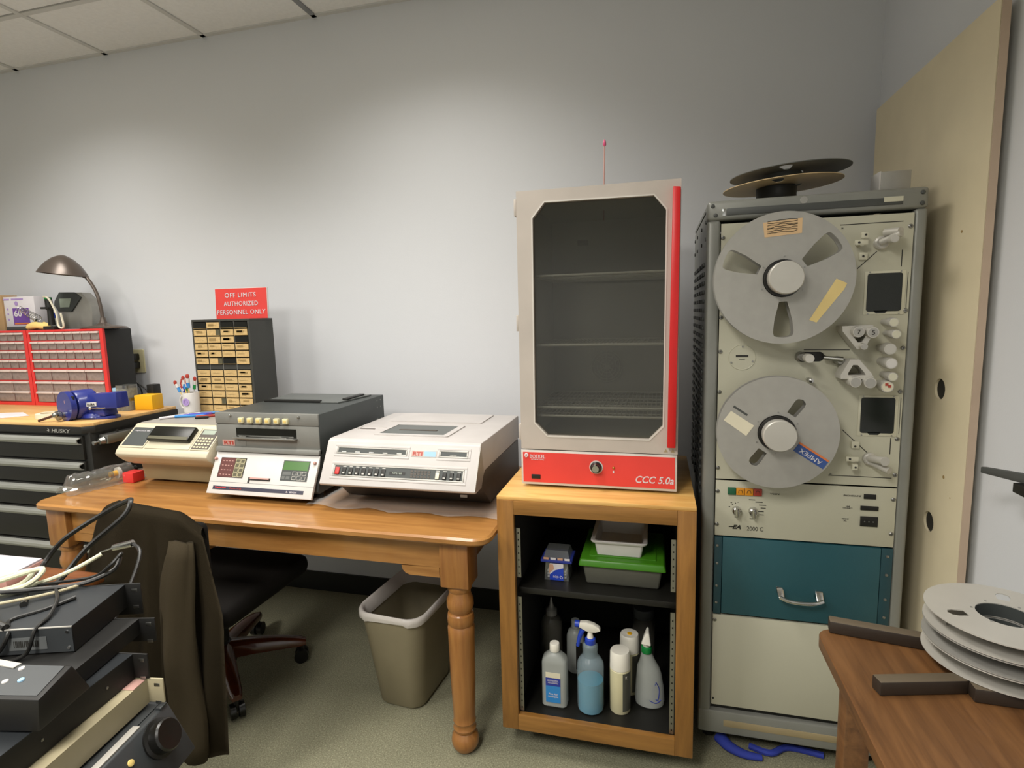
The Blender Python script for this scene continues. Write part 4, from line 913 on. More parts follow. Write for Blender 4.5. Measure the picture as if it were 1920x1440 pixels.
# ------------------------------------------------------------------ mug with bottle brushes
c = (-2.04, 2.05, 1.0117)
t = thing('mug', 'white mug with purple round emblem standing left of the black parts cabinet', 'mug', c)
MB().lathe([(.030, 0), (.0335, .004), (.0345, .09), (.0335, .092), (.031, .09), (.030, .008), (.001, .007)], c, n=32, cap=False).build('cup', 'white', t)
MB().tube([(c[0] - .033, c[1], c[2] + .075), (c[0] - .052, c[1], c[2] + .072), (c[0] - .062, c[1], c[2] + .05), (c[0] - .052, c[1], c[2] + .022), (c[0] - .033, c[1], c[2] + .018)], .0045, 8).build('handle', 'white', t)
b = MB(); b.lathe([(.017, 0), (.017, .0012), (.010, .0014), (.010, 0)], (c[0] + .004, c[1] - .0352, c[2] + .052), (0.05, -1, 0), 24); b.box(c[0] - .002, c[0] + .01, c[1] - .0362, c[1] - .0345, c[2] + .044, c[2] + .06); b.build('emblem', 'purple_pale', t)
random.seed(11)
BR = ['leftmost brush in the white mug, tilted far left', 'second brush from the left in the white mug, low', 'brush in the white mug just right of the two leftmost', 'middle brush of the white mug, fourth from the left', 'short brush at the centre of the white mug', 'tall brush in the white mug, second highest', 'tallest brush in the white mug', 'rightmost brush in the white mug beside the black cabinet', 'shortest brush in the white mug, at the left']
tips = [(-2.125, 1.155), (-2.10, 1.150), (-2.083, 1.165), (-2.072, 1.178), (-2.060, 1.160), (-2.05, 1.186), (-2.036, 1.188), (-2.024, 1.172), (-2.09, 1.135)]
for i, (tx, tz) in enumerate(tips):
    y = 2.04 + .02 * random.random(); bx = c[0] + (tx - c[0]) * .15
    P0, P1 = Vector((bx, y, c[2] + .012)), Vector((tx, y + .012 - .02 * random.random(), tz))
    d = P1 - P0
    tt_ = thing('paintbrush', BR[i], 'brush', P0, 'brushes in the white mug')
    MB().cyl(P0, P0 + d * .72, .0022, n=6).build('handle', ('yellow_pale', 'white', 'tan_card')[i % 3], tt_)
    b = MB(); b.m(0).cyl(P0 + d * .62, P0 + d * .76, .0062, n=8).m(1).cyl(P0 + d * .76, P0 + d * .88, .0068, n=8)
    b.m(2).sphere(P0 + d * .94, .010, .9, .6, 1.1, 8); b.build('head', [('label_blue', 'green', 'blue_plastic')[i % 3], 'white', 'brick_red'], tt_)
# pens on the machine
for i, (xa, ya, xb, yb2, mt, cat, lab) in enumerate([(-2.0, 1.915, -1.895, 1.962, 'label_blue', 'pen', 'turquoise pen nearest the front of the cream machine top'), (-1.995, 1.928, -1.90, 1.985, 'blue_plastic', 'pen', 'blue pen, nearest of those on the cream machine'), (-1.985, 1.945, -1.90, 2.01, 'purple', 'pen', 'purple pen on top of the cream machine'), (-1.975, 1.965, -1.885, 2.04, 'label_blue', 'pen', 'light blue pen, farthest of those on the cream machine'), (-1.90, 1.925, -1.83, 1.975, 'brick_red', 'pen', 'dark red marker on the cream machine next to the blue pens'), (-1.885, 1.905, -1.84, 1.925, 'black', 'pen', 'short black pen lying in front of the dark red marker'), (-2.035, 1.87, -1.955, 2.005, 'paper', 'pen', 'white pen lying left of the blue pens on the cream machine')]):
    b = MB(); z = 1.0175; P0, P1 = Vector((xa, ya, z)), Vector((xb, yb2, z)); d = (P1 - P0).normalized()
    b.cyl(P0, P1, .0055, .0055, 10).cyl(P1, P1 + d * .008, .005, .001, 10); b.solo('pen', mt, lab, cat)
# ------------------------------------------------------------------ black parts cabinet and sign
ky = 2.10; kx0, kx1 = -2.052 + .003, -1.744 + .004; kz0 = 1.0117; kz1 = 1.428
t = thing('parts_cabinet', 'black small-parts cabinet of tan-labelled drawers standing on the cream machine', 'drawer cabinet', (-1.89, 2.18, kz0))
b = MB(); W_ = kx1 - kx0
b.m(0).box(kx0, kx1, ky, 2.255, kz1 - .010, kz1, .001).box(kx0, kx0 + .008, ky, 2.255, kz0, kz1 - .01).box(kx1 - .010, kx1, ky, 2.255, kz0, kz1 - .01).box(kx0 + .008, kx1 - .01, 2.24, 2.255, kz0, kz1 - .01)
b.box(kx0 + .008, kx1 - .01, ky + .002, 2.24, 1.203, 1.224).box(kx0 + .008, kx1 - .01, ky, 2.24, kz0, kz0 + .006)
b.build('case', 'grey_dark', t); t.children[0].data.materials[0] = mat('case_black', '3a3a36', .5, .1)
b = MB()
for j in range(5): x = kx0 + .008 + (W_ - .018) * j / 4; b.box(x - .0012, x + .0012, ky + .001, 2.24, kz0 + .006, kz1 - .01)
b.build('dividers', 'alu', t)
random.seed(4)
dark = {(0, 0): 1, (0, 2): 1, (0, 3): 1, (1, 1): 2, (2, 3): 1, (5, 1): 2, (5, 2): 1, (10, 1): 2}
for r in range(12):
    zt = (kz1 - .012 - .0322 * r) if r < 6 else (1.2005 - .0322 * (r - 6))
    for q in range(4):
        xa = kx0 + .0105 + (W_ - .018) / 4 * q; xb = xa + (W_ - .018) / 4 - .005; za = zt - .0285
        b = MB(); k = dark.get((r, q), 0)
        b.m(1).box(xa, xb, ky - .001, ky + .12, za, zt - .001)
        if k != 1: b.m(0).box(xa + .0003, xb - (.0003 if k == 0 else .022), ky - .0025, ky - .0008, za + .001, zt - .0015)
        b.m(2).box(xa, xb, ky - .004, ky - .001, za, za + .0018)
        if k == 0:
            for _ in range(3):
                xx = xa + .006 + random.random() * .012; b.m(3).box(xx, xx + .02 + random.random() * .022, ky - .0029, ky - .0024, za + .008 + random.random() * .012, za + .0088 + .012 + .0001) if random.random() < .35 else b.m(3).box(xx, xx + .035, ky - .0029, ky - .0024, za + .013, za + .0138)
        b.build('drawer', ['tan_card', 'glass_dark' if k == 1 else 'panel_olive', 'tan_line', 'tan_line'], t)
t = thing('sign', 'red engraved OFF LIMITS sign standing on the black parts cabinet', 'sign', (-1.865, 2.21, kz1))
b = MB(); b.m(0).hexa([(-2.0, 2.200, kz1), (-1.718, 2.200, kz1), (-1.718, 2.208, kz1), (-2.0, 2.208, kz1), (-1.998, 2.204, 1.570), (-1.716, 2.204, 1.568), (-1.716, 2.212, 1.568), (-1.998, 2.212, 1.570)], .0008)
b.build('board', 'white', t)
b = MB(); b.hexa([(-2.0, 2.199, kz1 + .0006), (-1.7205, 2.199, kz1 + .0006), (-1.7205, 2.2005, kz1 + .0006), (-2.0, 2.2005, kz1 + .0006), (-1.998, 2.203, 1.568), (-1.7185, 2.203, 1.566), (-1.7185, 2.2045, 1.566), (-1.998, 2.2045, 1.568)])
sf = b.build('red_face', 'red_fill', t)
for s_, w, z in (('OFF LIMITS', .168, 1.537), ('AUTHORIZED', .186, 1.498), ('PERSONNEL ONLY', .262, 1.459)):
    txt(sf, s_, (-1.860, 2.1978 + (z - kz1) * .0286, z), w, 'paper', h=.0205, bold=.0, spacing=1.12, v=(0, .0286, 1))
# ------------------------------------------------------------------ clear bag with a lamp bulb on the table
t = thing('bagged_bulb', 'long glass tube in a clear plastic bag on the left end of the table', 'glass tube', (-2.17, 1.72, TT))
A, B2 = Vector((-2.235, 1.625, TT + .036)), Vector((-2.175, 1.86, TT + .036)); d = (B2 - A).normalized()
b = MB(); b.lathe([(.001, 0), (.014, .003), (.025, .012), (.0285, .03), (.0285, .12), (.024, .135), (.018, .145)], A, d, 24); b.build('envelope', 'glass', t)
b = MB(); b.m(0).cyl(A + d * .03, A + d * .125, .004, n=8).m(1).cyl(A + d * .138, A + d * .165, .012, n=14).m(2).cyl(A + d * .165, A + d * .176, .024, n=20).m(3).cyl(A + d * .176, A + d * .24, .019, .016, n=18)
b.build('socket', ['steel', 'yellow', 'white', 'black_gloss'], t)
b = MB(); random.seed(9); nx, ny = 24, 14; G = []
u_ = Vector((d.y, -d.x, 0))
for i in range(nx):
    row = []
    for j in range(ny):
        a = (j / (ny - 1) - .5) * 2; s_ = i / (nx - 1); w = .062 * (1 - .25 * max(0, s_ - .7) / .3)
        p = A + d * (-.035 + .32 * s_) + u_ * (a * w); h = max(0, 1 - (a / .62) ** 2) ** .5 * (.070 if .06 < s_ < .82 else .03)
        q = mnoise.noise(Vector((p.x * 45, p.y * 45, 3))) * .010
        p.z = TT + .0015 + max(0, h + q) if h > 0 else TT + .0015 + abs(q) * .7
        row.append(b.bm.verts.new(p))
    G.append(row)
for i in range(nx - 1):
    for j in range(ny - 1): b.bm.faces.new((G[i][j], G[i + 1][j], G[i + 1][j + 1], G[i][j + 1]))
b.build('plastic_bag', 'bag_film', t, 180)

# ------------------------------------------------------------------ tool chest
HX1, HY0, HY1, HZ = -2.352, 1.80, 2.262, .9995
t = thing('tool_chest', 'black rolling tool chest with wooden top and long silver drawer pulls', 'tool chest', (-3.0, 2.03, 0))
MB().box(-3.75, HX1, HY0 + .012, HY1, .11, .962, .004).build('cabinet_body', 'black', t)
b = MB(); b.prism([(-3.78, HY0 - .006), (HX1 - .02, HY0 - .006), (HX1 + .012, HY0 + .03), (HX1 + .012, HY1), (-3.78, HY1)], .955, HZ - .014, 'xy', .003); b.build('top_trim', 'black', t)
MB().prism([(-3.77, HY0 - .004), (HX1 - .023, HY0 - .004), (HX1 + .006, HY0 + .03), (HX1 + .006, HY1 - .003), (-3.77, HY1 - .003)], HZ - .014, HZ, 'xy', .0015).build('wood_top', 'chest_wood', t)
txt(t, 'HUSKY', (-2.485, HY0 - .0075, .9705 - .004), .105, 'alu_paint', h=.016, shear=.15, bold=.012, name='lettering')
b = MB(); b.prism([(-2.552, .969), (-2.56, .977), (-2.556, .969), (-2.566, .966), (-2.553, .962)], HY0 - .0075, HY0 - .006, 'xz'); b.build('logo', 'alu_paint', t)
for z1, z0 in ((.945, .84), (.834, .73), (.724, .62), (.614, .465), (.459, .30), (.294, .13)):
    dr = MB().box(-3.73, HX1 - .03, HY0, HY0 + .02, z0, z1, .002).build('drawer', 'black', t)
    b = MB(); b.m(0).prism([(HY0 - .022, z1 - .012), (HY0 - .022, z1 - .024), (HY0 - .013, z1 - .036), (HY0 - .001, z1 - .038), (HY0 - .001, z1 - .034), (HY0 - .012, z1 - .031), (HY0 - .018, z1 - .022), (HY0 - .018, z1 - .014), (HY0 - .001, z1 - .010), (HY0 - .001, z1 - .006)], -3.70, HX1 - .036, 'yz')
    b.build('pull', mat('pull_grey', '9d9e98', .4, .3).name, dr)
for x in (-3.6, -2.5):
    for y in (1.9, 2.18):
        b = MB(); b.m(0).cyl((x - .02, y, .05), (x + .02, y, .05), .05, n=20).m(1).box(x - .03, x + .03, y - .03, y + .03, .10, .112); b.build('caster', ['rubber', 'steel'], t)
t = thing('power_strip', 'silver metal power strip mounted on the side of the tool chest', 'power strip', (-2.32, 1.95, .90))
b = MB(); b.box(-2.339, -2.29, 1.84, 2.10, .905, .945, .004); b.build('housing', 'steel', t)
b = MB(); b.m(0).lathe([(.018, 0), (.013, .018), (.005, .02), (.005, .03), (.009, .033), (.009, .042)], (-2.314, 1.84, .92), (-.2, -1, -.1), 16); b.build('end_cap', ['steel'], t); MB().box(-2.312, -2.306, 1.90, 1.906, .9445, .956).build('switch', 'black', t)
# ------------------------------------------------------------------ red drawer organisers
def organiser(x0, label):
    y0, y1, z0, z1 = 2.20, 2.355, HZ + .0005, 1.397; x1 = x0 + .507
    t = thing('drawer_organizer', label, 'drawer organizer', (x0 + .25, 2.28, z0), 'red drawer organizers on the tool chest')
    b = MB(); b.box(x0, x1, y0 + .004, y1, z0 + .002, z1 - .002, .006); b.build('case', 'black', t)
    rows = [1.386, 1.3345, 1.286, 1.238, 1.190, 1.127, 1.065, 1.012]; rows = [z + .004 for z in rows]
    plate('red_frame', [(x0, z0), (x1, z0), (x1, z1), (x0, z1)], [[(x0 + .018, z0 + .016), (x1 - .022, z0 + .016), (x1 - .022, z1 - .010), (x0 + .018, z1 - .010)][::-1]], .012, 'red_plastic', t, (0, y0, 0))
    xa, xb = x0 + .019, x1 - .023
    b = MB(); b.box(xa, xb, y0 + .003, y0 + .0038, z0 + .016, z1 - .01)
    for r in range(1, 7): b.box(xa, xb, y0 - .002, y0 + .004, rows[r] - .003, rows[r] + .003)
    for r in range(7):
        n = 8 if r < 4 else 4
        for k in range(1, n): x = xa + (xb - xa) * k / n; b.box(x - .0016, x + .0016, y0 - .001, y0 + .004, rows[r + 1], rows[r])
    b.build('grid', 'red_plastic', t)
    first = {}
    for r in range(7):
        n = 8 if r < 4 else 4; kind = 0 if r < 4 else 1; w = (xb - xa) / n; h = rows[r] - rows[r + 1] - .006
        for k in range(n):
            x = xa + w * k; zb = rows[r + 1] + .003
            if kind not in first:
                b = MB(); b.m(0).box(x + .003, x + w - .003, y0 - .005, y0 + .0028, zb + .001, zb + h - .012, .001)
                b.m(1).hexa([(x + .002, y0 - .013, zb + h - .012), (x + w - .002, y0 - .013, zb + h - .012), (x + w - .002, y0 + .002, zb + h - .013), (x + .002, y0 + .002, zb + h - .013), (x + .002, y0 - .011, zb + h - .003), (x + w - .002, y0 - .011, zb + h - .003), (x + w - .002, y0 + .002, zb + h - .001), (x + .002, y0 + .002, zb + h - .001)], .0008)
                o = b.build('drawer', ['drawer_clear', 'drawer_lip'], t); first[kind] = (o, x, zb)
            else:
                o, fx, fz = first[kind]; c_ = o.copy(); COL.objects.link(c_); c_.parent = t; c_.location = (x - fx, 0, zb - fz)
    return t
organiser(-3.192, 'red-framed clear drawer organizer on the right, under the gooseneck lamp')
organiser(-3.703, 'red-framed clear drawer organizer cut off by the left edge of the picture')
# ------------------------------------------------------------------ things on top of the organisers
OZ = 1.3975
t = thing('bulb_box', 'white and purple light bulb box on the red organizers', 'box', (-3.32, 2.29, OZ))
MB().box(-3.43, -3.212, 2.265, 2.33, OZ, 1.576, .001).build('carton', 'paper', t)
b = MB(); f = 2.2645
b.m(0).box(-3.372, -3.256, f - .0006, f, 1.425, 1.515).m(1).box(-3.366, -3.262, f - .0009, f - .0005, 1.428, 1.437).m(2).cyl((-3.34, f - .0008, 1.54), (-3.34, f, 1.54), .012, n=18).m(2)
for x, w in ((-3.41, .045), (-3.33, .085)): b.box(x - w / 2, x + w / 2, f - .0006, f, 1.559, 1.567)
for z in (1.51, 1.485, 1.455): b.cyl((-3.407, f - .0006, z), (-3.407, f, z), .006, n=10)
lb = b.build('print', ['purple', 'orange', 'purple_pale'], t); txt(lb, '60', (-3.335, f - .0012, 1.487), .055, 'paper', h=.035, bold=.02)
MB().box(-3.62, -3.437, 2.26, 2.34, OZ, 1.588, .001).solo('cardboard_box', 'cardboard', 'brown cardboard box cut off by the left edge, beside the bulb box', 'box')
t = thing('iron_holder', 'coiled spring soldering iron holder in front of the bulb box', 'soldering iron holder', (-3.2, 2.24, OZ))
b = MB(); A, B2 = Vector((-3.285, 2.235, 1.515)), Vector((-3.15, 2.235, 1.452)); d = (B2 - A).normalized(); u_ = d.cross(Vector((0, 1, 0))).normalized(); v_ = Vector((0, 1, 0))
b.tube([A + d * (i / 8 * .0135) + (u_ * math.cos(i * math.pi / 4) + v_ * math.sin(i * math.pi / 4)) * (.012 + .00008 * i) for i in range(0, 88)], .0015, 5, 2); b.build('coil', 'chrome', t)
b = MB(); b.m(0).box(-3.36, -3.20, 2.215, 2.262, OZ, OZ + .02, .003).m(1).tube([(-3.2, 2.235, OZ + .01), (-3.19, 2.236, 1.43), (-3.165, 2.236, 1.455)], .004, 6); b.build('base', ['grey_dark', 'grey_dark'], t)
b = MB(); b.rings([[(-3.15 + q * .088 * math.cos(a), 2.225 + q * .02 * math.sin(a), z + .004 * math.sin(3 * a)) for a in [R(20 * k) for k in range(18)]] for q, z in ((.8, OZ + .004), (1, OZ + .014), (.85, OZ + .03), (.5, OZ + .038))])
b.solo('work_gloves', 'yellow_pale', 'pale yellow crumpled cloth on the organizers beside the soldering station', 'cloth', smooth=80)
t = thing('glue_bottle', 'small bottle with blue cap behind the yellow cloth', 'bottle', (-3.12, 2.29, OZ))
MB().lathe([(.011, 0), (.012, .05), (.006, .062)], (-3.12, 2.29, OZ), n=14).build('bottle_body', 'translucent', t); MB().lathe([(.0075, .06), (.0075, .085), (.006, .087)], (-3.12, 2.29, OZ), n=14).build('cap', 'blue_plastic', t)
t = thing('soldering_station', 'grey soldering station with a dark hexagonal display front', 'soldering station', (-3.0, 2.33, OZ))
b = MB(); b.prism([(-3.03, OZ), (-2.81, OZ), (-2.80, 1.47), (-2.80, 1.515), (-2.825, 1.555), (-2.86, 1.587), (-3.0, 1.592), (-3.04, 1.52)], 2.305, 2.36, 'xz', .004, 2); bmesh.ops.translate(b.bm, verts=b.bm.verts, vec=(-.075, 0, 0)); b.build('housing', 'alu_paint', t)
b = MB(); b.m(0).prism([(-3.0, 1.592), (-2.897, 1.589), (-2.855, 1.560), (-2.93, 1.488), (-3.02, 1.492), (-3.045, 1.525), (-3.04, 1.545)], 2.297, 2.3045, 'xz', .002).m(1).prism([(-3.0, 1.558), (-2.918, 1.558), (-2.938, 1.512), (-3.0, 1.512)], 2.2945, 2.298, 'xz')
bmesh.ops.translate(b.bm, verts=b.bm.verts, vec=(-.075, 0, 0)); b.build('display', ['grey_dark', 'screen_lit'], t)
t = thing('soldering_iron', 'dark soldering iron hanging in a stand with a white strap before the station', 'soldering iron', (-3.03, 2.215, OZ))
b = MB(); b.m(0).cyl((-3.045, 2.22, OZ + .02), (-3.045, 2.22, 1.50), .016, .013, 14).cyl((-3.045, 2.22, 1.50), (-3.05, 2.22, 1.562), .018, .016, 14).box(-3.085, -3.03, 2.20, 2.226, 1.503, 1.514, .003).box(-3.075, -3.0, 2.195, 2.235, OZ, OZ + .018, .003); b.build('handle', ['black'], t)
b = MB(); b.m(0).tube([(-3.065, 2.21, 1.565), (-3.03, 2.20, 1.563), (-3.005, 2.198, 1.54), (-2.98, 2.2, 1.48), (-2.975, 2.2, 1.42), (-2.96, 2.2, 1.405), (-2.94, 2.2, 1.415), (-2.95, 2.2, 1.48)], .005, 6).m(1).box(-3.05, -3.02, 2.2, 2.215, 1.553, 1.562); b.build('strap', ['offwhite', 'green'], t)
# gooseneck lamp
t = thing('desk_lamp', 'brown metal gooseneck lamp standing on the right red organizer', 'lamp', (-2.735, 2.246, OZ))
b = MB(); b.lathe([(.052, 0), (.054, .003), (.051, .009), (.032, .016), (.018, .028), (.0125, .045), (.011, .055)], (0, 0, 0), n=40)
for v in b.bm.verts: v.co.x *= 1 + 1.75 * min(1, max(0, (.02 - v.co.z) / .012))
bmesh.ops.translate(b.bm, verts=b.bm.verts, vec=Vector((-2.735, 2.246, OZ))); b.build('base', 'lamp_brown', t)
b = MB(); b.tube([(-2.735, 2.246, OZ + .05), (-2.74, 2.246, 1.50), (-2.752, 2.246, 1.56), (-2.775, 2.246, 1.61), (-2.81, 2.242, 1.658), (-2.86, 2.235, 1.685)], .0085, 12)
b.build('gooseneck', 'lamp_brown', t)
ax = Vector((-.10, -.05, -1)).normalized()
b = MB(); b.lathe([(.012, -.006), (.03, .0), (.055, .012), (.09, .04), (.118, .075), (.128, .092), (.1255, .092), (.115, .074), (.088, .042), (.05, .014), (.001, .006)], (-2.985, 2.215, 1.763), ax, 48, False)
for v in b.bm.verts: v.co.y = 2.215 + (v.co.y - 2.215) * .75; v.co.x = -2.91 + (v.co.x + 2.985) * .97
b.build('shade', 'lamp_brown', t)
b = MB(); b.cyl((-2.83, 2.24, 1.672), (-2.815, 2.243, 1.662), .012, n=12).cyl((-2.885, 2.228, 1.70), (-2.84, 2.238, 1.676), .016, .012, n=14); b.build('collar', 'lamp_brown', t)
# ------------------------------------------------------------------ things on the tool chest
z = HZ + .0005
t = thing('bench_vise', 'blue bench vise with round rotating head on the tool chest top', 'vise', (-2.46, 1.92, z))
b = MB(); cxv, czv = -2.512, z + .066
b.m(0).prism([(-2.575, 1.915), (-2.545, 1.895), (-2.50, 1.882), (-2.42, 1.884), (-2.358, 1.905), (-2.34, 1.93), (-2.352, 1.965), (-2.42, 1.99), (-2.52, 1.985), (-2.57, 1.95)], z, z + .012, 'xy', .002)
b.lathe([(.062, 0), (.058, .012), (.05, .018)], (-2.445, 1.935, z + .008), n=32); b.build('base', 'blue_enamel', t)
b = MB(); b.lathe([(.060, 0), (.064, .006), (.064, .075), (.058, .082)], (cxv, 1.875, czv), (.25, 1, 0), 40); b.build('rotating_head', 'blue_enamel', t)
b = MB(); b.lathe([(.0655, 0), (.0655, .022), (.05, .03)], (cxv - .009, 1.845, czv - .002), (.25, 1, 0), 40); b.build('front_ring', 'blue_enamel', t)
b = MB(); b.m(0).cyl((cxv + .012, 1.843, czv + .018), (cxv + .012, 1.85, czv + .018), .016, n=18).m(1).box(cxv + .02, cxv + .052, 1.8425, 1.85, czv + .01, czv + .045, .004); b.build('jaw_opening', ['pinkish', 'black'], t)
b = MB(); b.hexa([(-2.455, 1.885, z + .045), (-2.30, 1.905, z + .05), (-2.295, 1.965, z + .05), (-2.45, 1.965, z + .045), (-2.44, 1.89, z + .112), (-2.298, 1.905, z + .120), (-2.295, 1.96, z + .12), (-2.44, 1.96, z + .112)], .004); b.hexa([(-2.50, 1.895, z + .014), (-2.365, 1.90, z + .014), (-2.37, 1.97, z + .014), (-2.49, 1.97, z + .014), (-2.455, 1.89, z + .06), (-2.375, 1.90, z + .06), (-2.37, 1.96, z + .06), (-2.45, 1.96, z + .06)], .004)
bd_ = b.build('body', 'blue_enamel', t)
MB().hexa([(-2.443, 1.883, z + .058), (-2.395, 1.889, z + .06), (-2.395, 1.892, z + .06), (-2.443, 1.886, z + .058), (-2.443, 1.885, z + .076), (-2.395, 1.890, z + .079), (-2.395, 1.893, z + .079), (-2.443, 1.888, z + .076)]).build('label', 'white', bd_)
txt(bd_, 'DURA', (-2.419, 1.8845, z + .068), .036, 'ink', h=.011, u=(1, .12, .04), v=(0, 0, 1), bold=.02)
b = MB(); b.m(0).cyl((-2.42, 1.88, z + .053), (-2.33, 1.875, z + .056), .003, n=8).sphere((-2.42, 1.88, z + .052), .008, n=10); b.build('lock_lever', 'chrome', t)
b = MB(); b.m(0).lathe([(.022, 0), (.02, .012), (.012, .02), (.011, .05)], (-2.535, 1.82, z + .026), (.25, 1, .05), 20).sphere((-2.53, 1.81, z + .032), .012, n=12).m(1).cyl((-2.55, 1.815, z + .026), (-2.615, 1.80, z + .006), .0055, n=10)
b.build('screw_handle', ['steel', 'mahogany'], t)
t = thing('tape_roll', 'roll of pale tape lying left of the blue vise', 'tape roll', (-2.70, 1.90, z))
b = MB(); o_, i_ = circle(.058, 36, (-2.70, 1.915)), circle(.038, 36, (-2.70, 1.915)); b.rings([[(p[0], p[1], z) for p in o_], [(p[0], p[1], z + .020) for p in o_], [(p[0], p[1], z + .020) for p in i_], [(p[0], p[1], z) for p in i_]], False, True); b.build('roll', 'offwhite', t)
MB().prism([(-3.05, 1.83), (-2.92, 1.86), (-2.86, 1.93), (-3.0, 2.0), (-3.15, 1.95)], z, z + .001, 'xy').solo('paper_sheet', 'paper', 'white paper sheet on the tool chest top at the left edge', 'paper')
# stack of glass-front boxes with writing, light blue box, yellow box, black box
for k, lab in ((0, 'patterned grey paint jar below the other, right of the vise'), (1, 'patterned grey jar stacked on top, right of the vise')):
    t = thing('paint_jar', lab, 'jar', (-2.505, 2.13, z + .062 * k))
    zz = z + .0615 * k
    q = [(p[0], p[1]) for p in rrect(-2.545 + .004 * k, -2.465 - .006 * k, 2.10, 2.175, .018, 3)]
    b = MB(); b.m(0).rings([[(x, y, zz) for x, y in q], [(x, y, zz + .046) for x, y in q]]); b.m(1).rings([[(x, y, zz + .046) for x, y in q], [(x, y, zz + .061) for x, y in q]]); b.build('jar_body', [mat('jar_grey', '83847c', .4, .1, var=(60, .25)).name, 'steel'], t)
    MB().tube([(-2.537 + .0065 * i, 2.0985, zz + .02 + .009 * (i % 2)) for i in range(9)], .0016, 5, 3).build('marking', 'paper', t)
MB().box(-2.60, -2.552, 2.14, 2.185, z, z + .105, .002).solo('light_blue_box', 'light_blue', 'light blue box standing behind the blue vise', 'box')
t = thing('yellow_box', 'small yellow box at the back right corner of the tool chest', 'box', (-2.41, 2.17, z))
b = MB(); b.m(0).prism([(-2.452, 2.125), (-2.362, 2.14), (-2.37, 2.21), (-2.455, 2.20)], z, z + .072, 'xy', .002); b.build('carton', 'yellow', t)
MB().box(-2.46, -2.42, 2.205, 2.25, z, z + .115, .003).solo('black_box', 'black', 'small black box standing behind the yellow box', 'box')
# wall outlet
t = thing('wall_outlet', 'ivory wall outlet plate with two black plugs right of the red organizers', 'outlet', (-2.66, D, 1.22))
ox, ozc = -2.735, 1.225
plate('cover_plate', rrect(-2.783, -2.711, 1.150, 1.276, .005), [], .006, 'ivory', t, (0, D - .0035, 0))
for zz in (1.238, 1.192):
    b = MB(); b.m(0).box(-2.775, -2.738, D - .045, D - .006, zz - .017, zz + .017, .005); b.m(0).cyl((-2.745, D - .04, zz), (-2.745, D - .06, zz - .01), .006, .004, 8); b.build('plug', ['black_gloss'], t)
t = thing('hanging_cords', 'black cords drooping from the wall outlet behind the organizer', 'power cord', (-2.74, 2.36, 1.0))
b = MB(); b.tube([(-2.745, D - .058, 1.243), (-2.765, 2.36, 1.20), (-2.74, 2.37, 1.12), (-2.69, 2.38, 1.06), (-2.72, 2.40, .9), (-2.74, 2.41, .6)], .004, 6).tube([(-2.745, D - .058, 1.198), (-2.75, 2.36, 1.15), (-2.71, 2.38, 1.10), (-2.66, 2.40, 1.02), (-2.70, 2.41, .8), (-2.72, 2.41, .5)], .004, 6); b.build('cord', 'cable_black', t)
# ------------------------------------------------------------------ office chair with a jacket
t = thing('office_chair', 'dark office chair with reddish wooden star base, tucked under the table', 'chair', (-1.50, 1.60, 0))
hub = Vector((-1.68, 1.72, .10))
MB().lathe([(.05, .06), (.052, .13), (.03, .15), (.028, .40)], (hub.x, hub.y, 0), n=24).build('column', 'black', t)
for k in range(5):
    a = R(-40 + 72 * k); d = Vector((math.cos(a), math.sin(a), 0)); n = Vector((-d.y, d.x, 0)); e = hub + d * .30
    b = MB(); rs = []
    for s_, w, z0, z1 in ((.03, .034, .085, .145), (.12, .030, .085, .137), (.22, .026, .08, .122), (.29, .022, .075, .105), (.315, .015, .075, .095)):
        c = Vector((hub.x, hub.y, 0)) + d * s_; rs.append([c + n * w + Vector((0, 0, z0)), c + n * w + Vector((0, 0, z1 - .01)), c + n * w * .6 + Vector((0, 0, z1)), c - n * w * .6 + Vector((0, 0, z1)), c - n * w + Vector((0, 0, z1 - .01)), c - n * w + Vector((0, 0, z0))])
    b.rings(rs); lg = b.build('leg', 'mahogany', t, 50)
    b = MB(); q = e - d * .006; b.m(0).cyl(q + n * -.024 + Vector((0, 0, -.072)), q + n * -.005 + Vector((0, 0, -.072)), .0275, n=18).cyl(q + n * .005 + Vector((0, 0, -.072)), q + n * .024 + Vector((0, 0, -.072)), .0275, n=18).m(0).cyl(q + Vector((0, 0, -.072)), q + Vector((0, 0, -.02)), .012, n=10)
    b.m(1).box(q.x - .012, q.x + .012, q.y - .012, q.y + .012, .072, .088, .002); b.build('caster', ['black_gloss', 'gold'], lg)
def rb(x0, x1, y0, y1, z0, z1, r, name, mt):
    b = MB(); b.box(x0, x1, y0, y1, z0, z1, r, 5); return b.build(name, mt, t, 60)
rb(-1.80, -1.34, 1.40, 1.86, .41, .49, .035, 'seat', 'leather')
rb(-1.66, -1.30, 1.285, 1.335, .50, .825, .024, 'backrest', 'leather')
MB().box(-1.52, -1.42, 1.34, 1.37, .38, .60, .01).build('back_support', 'black', t)
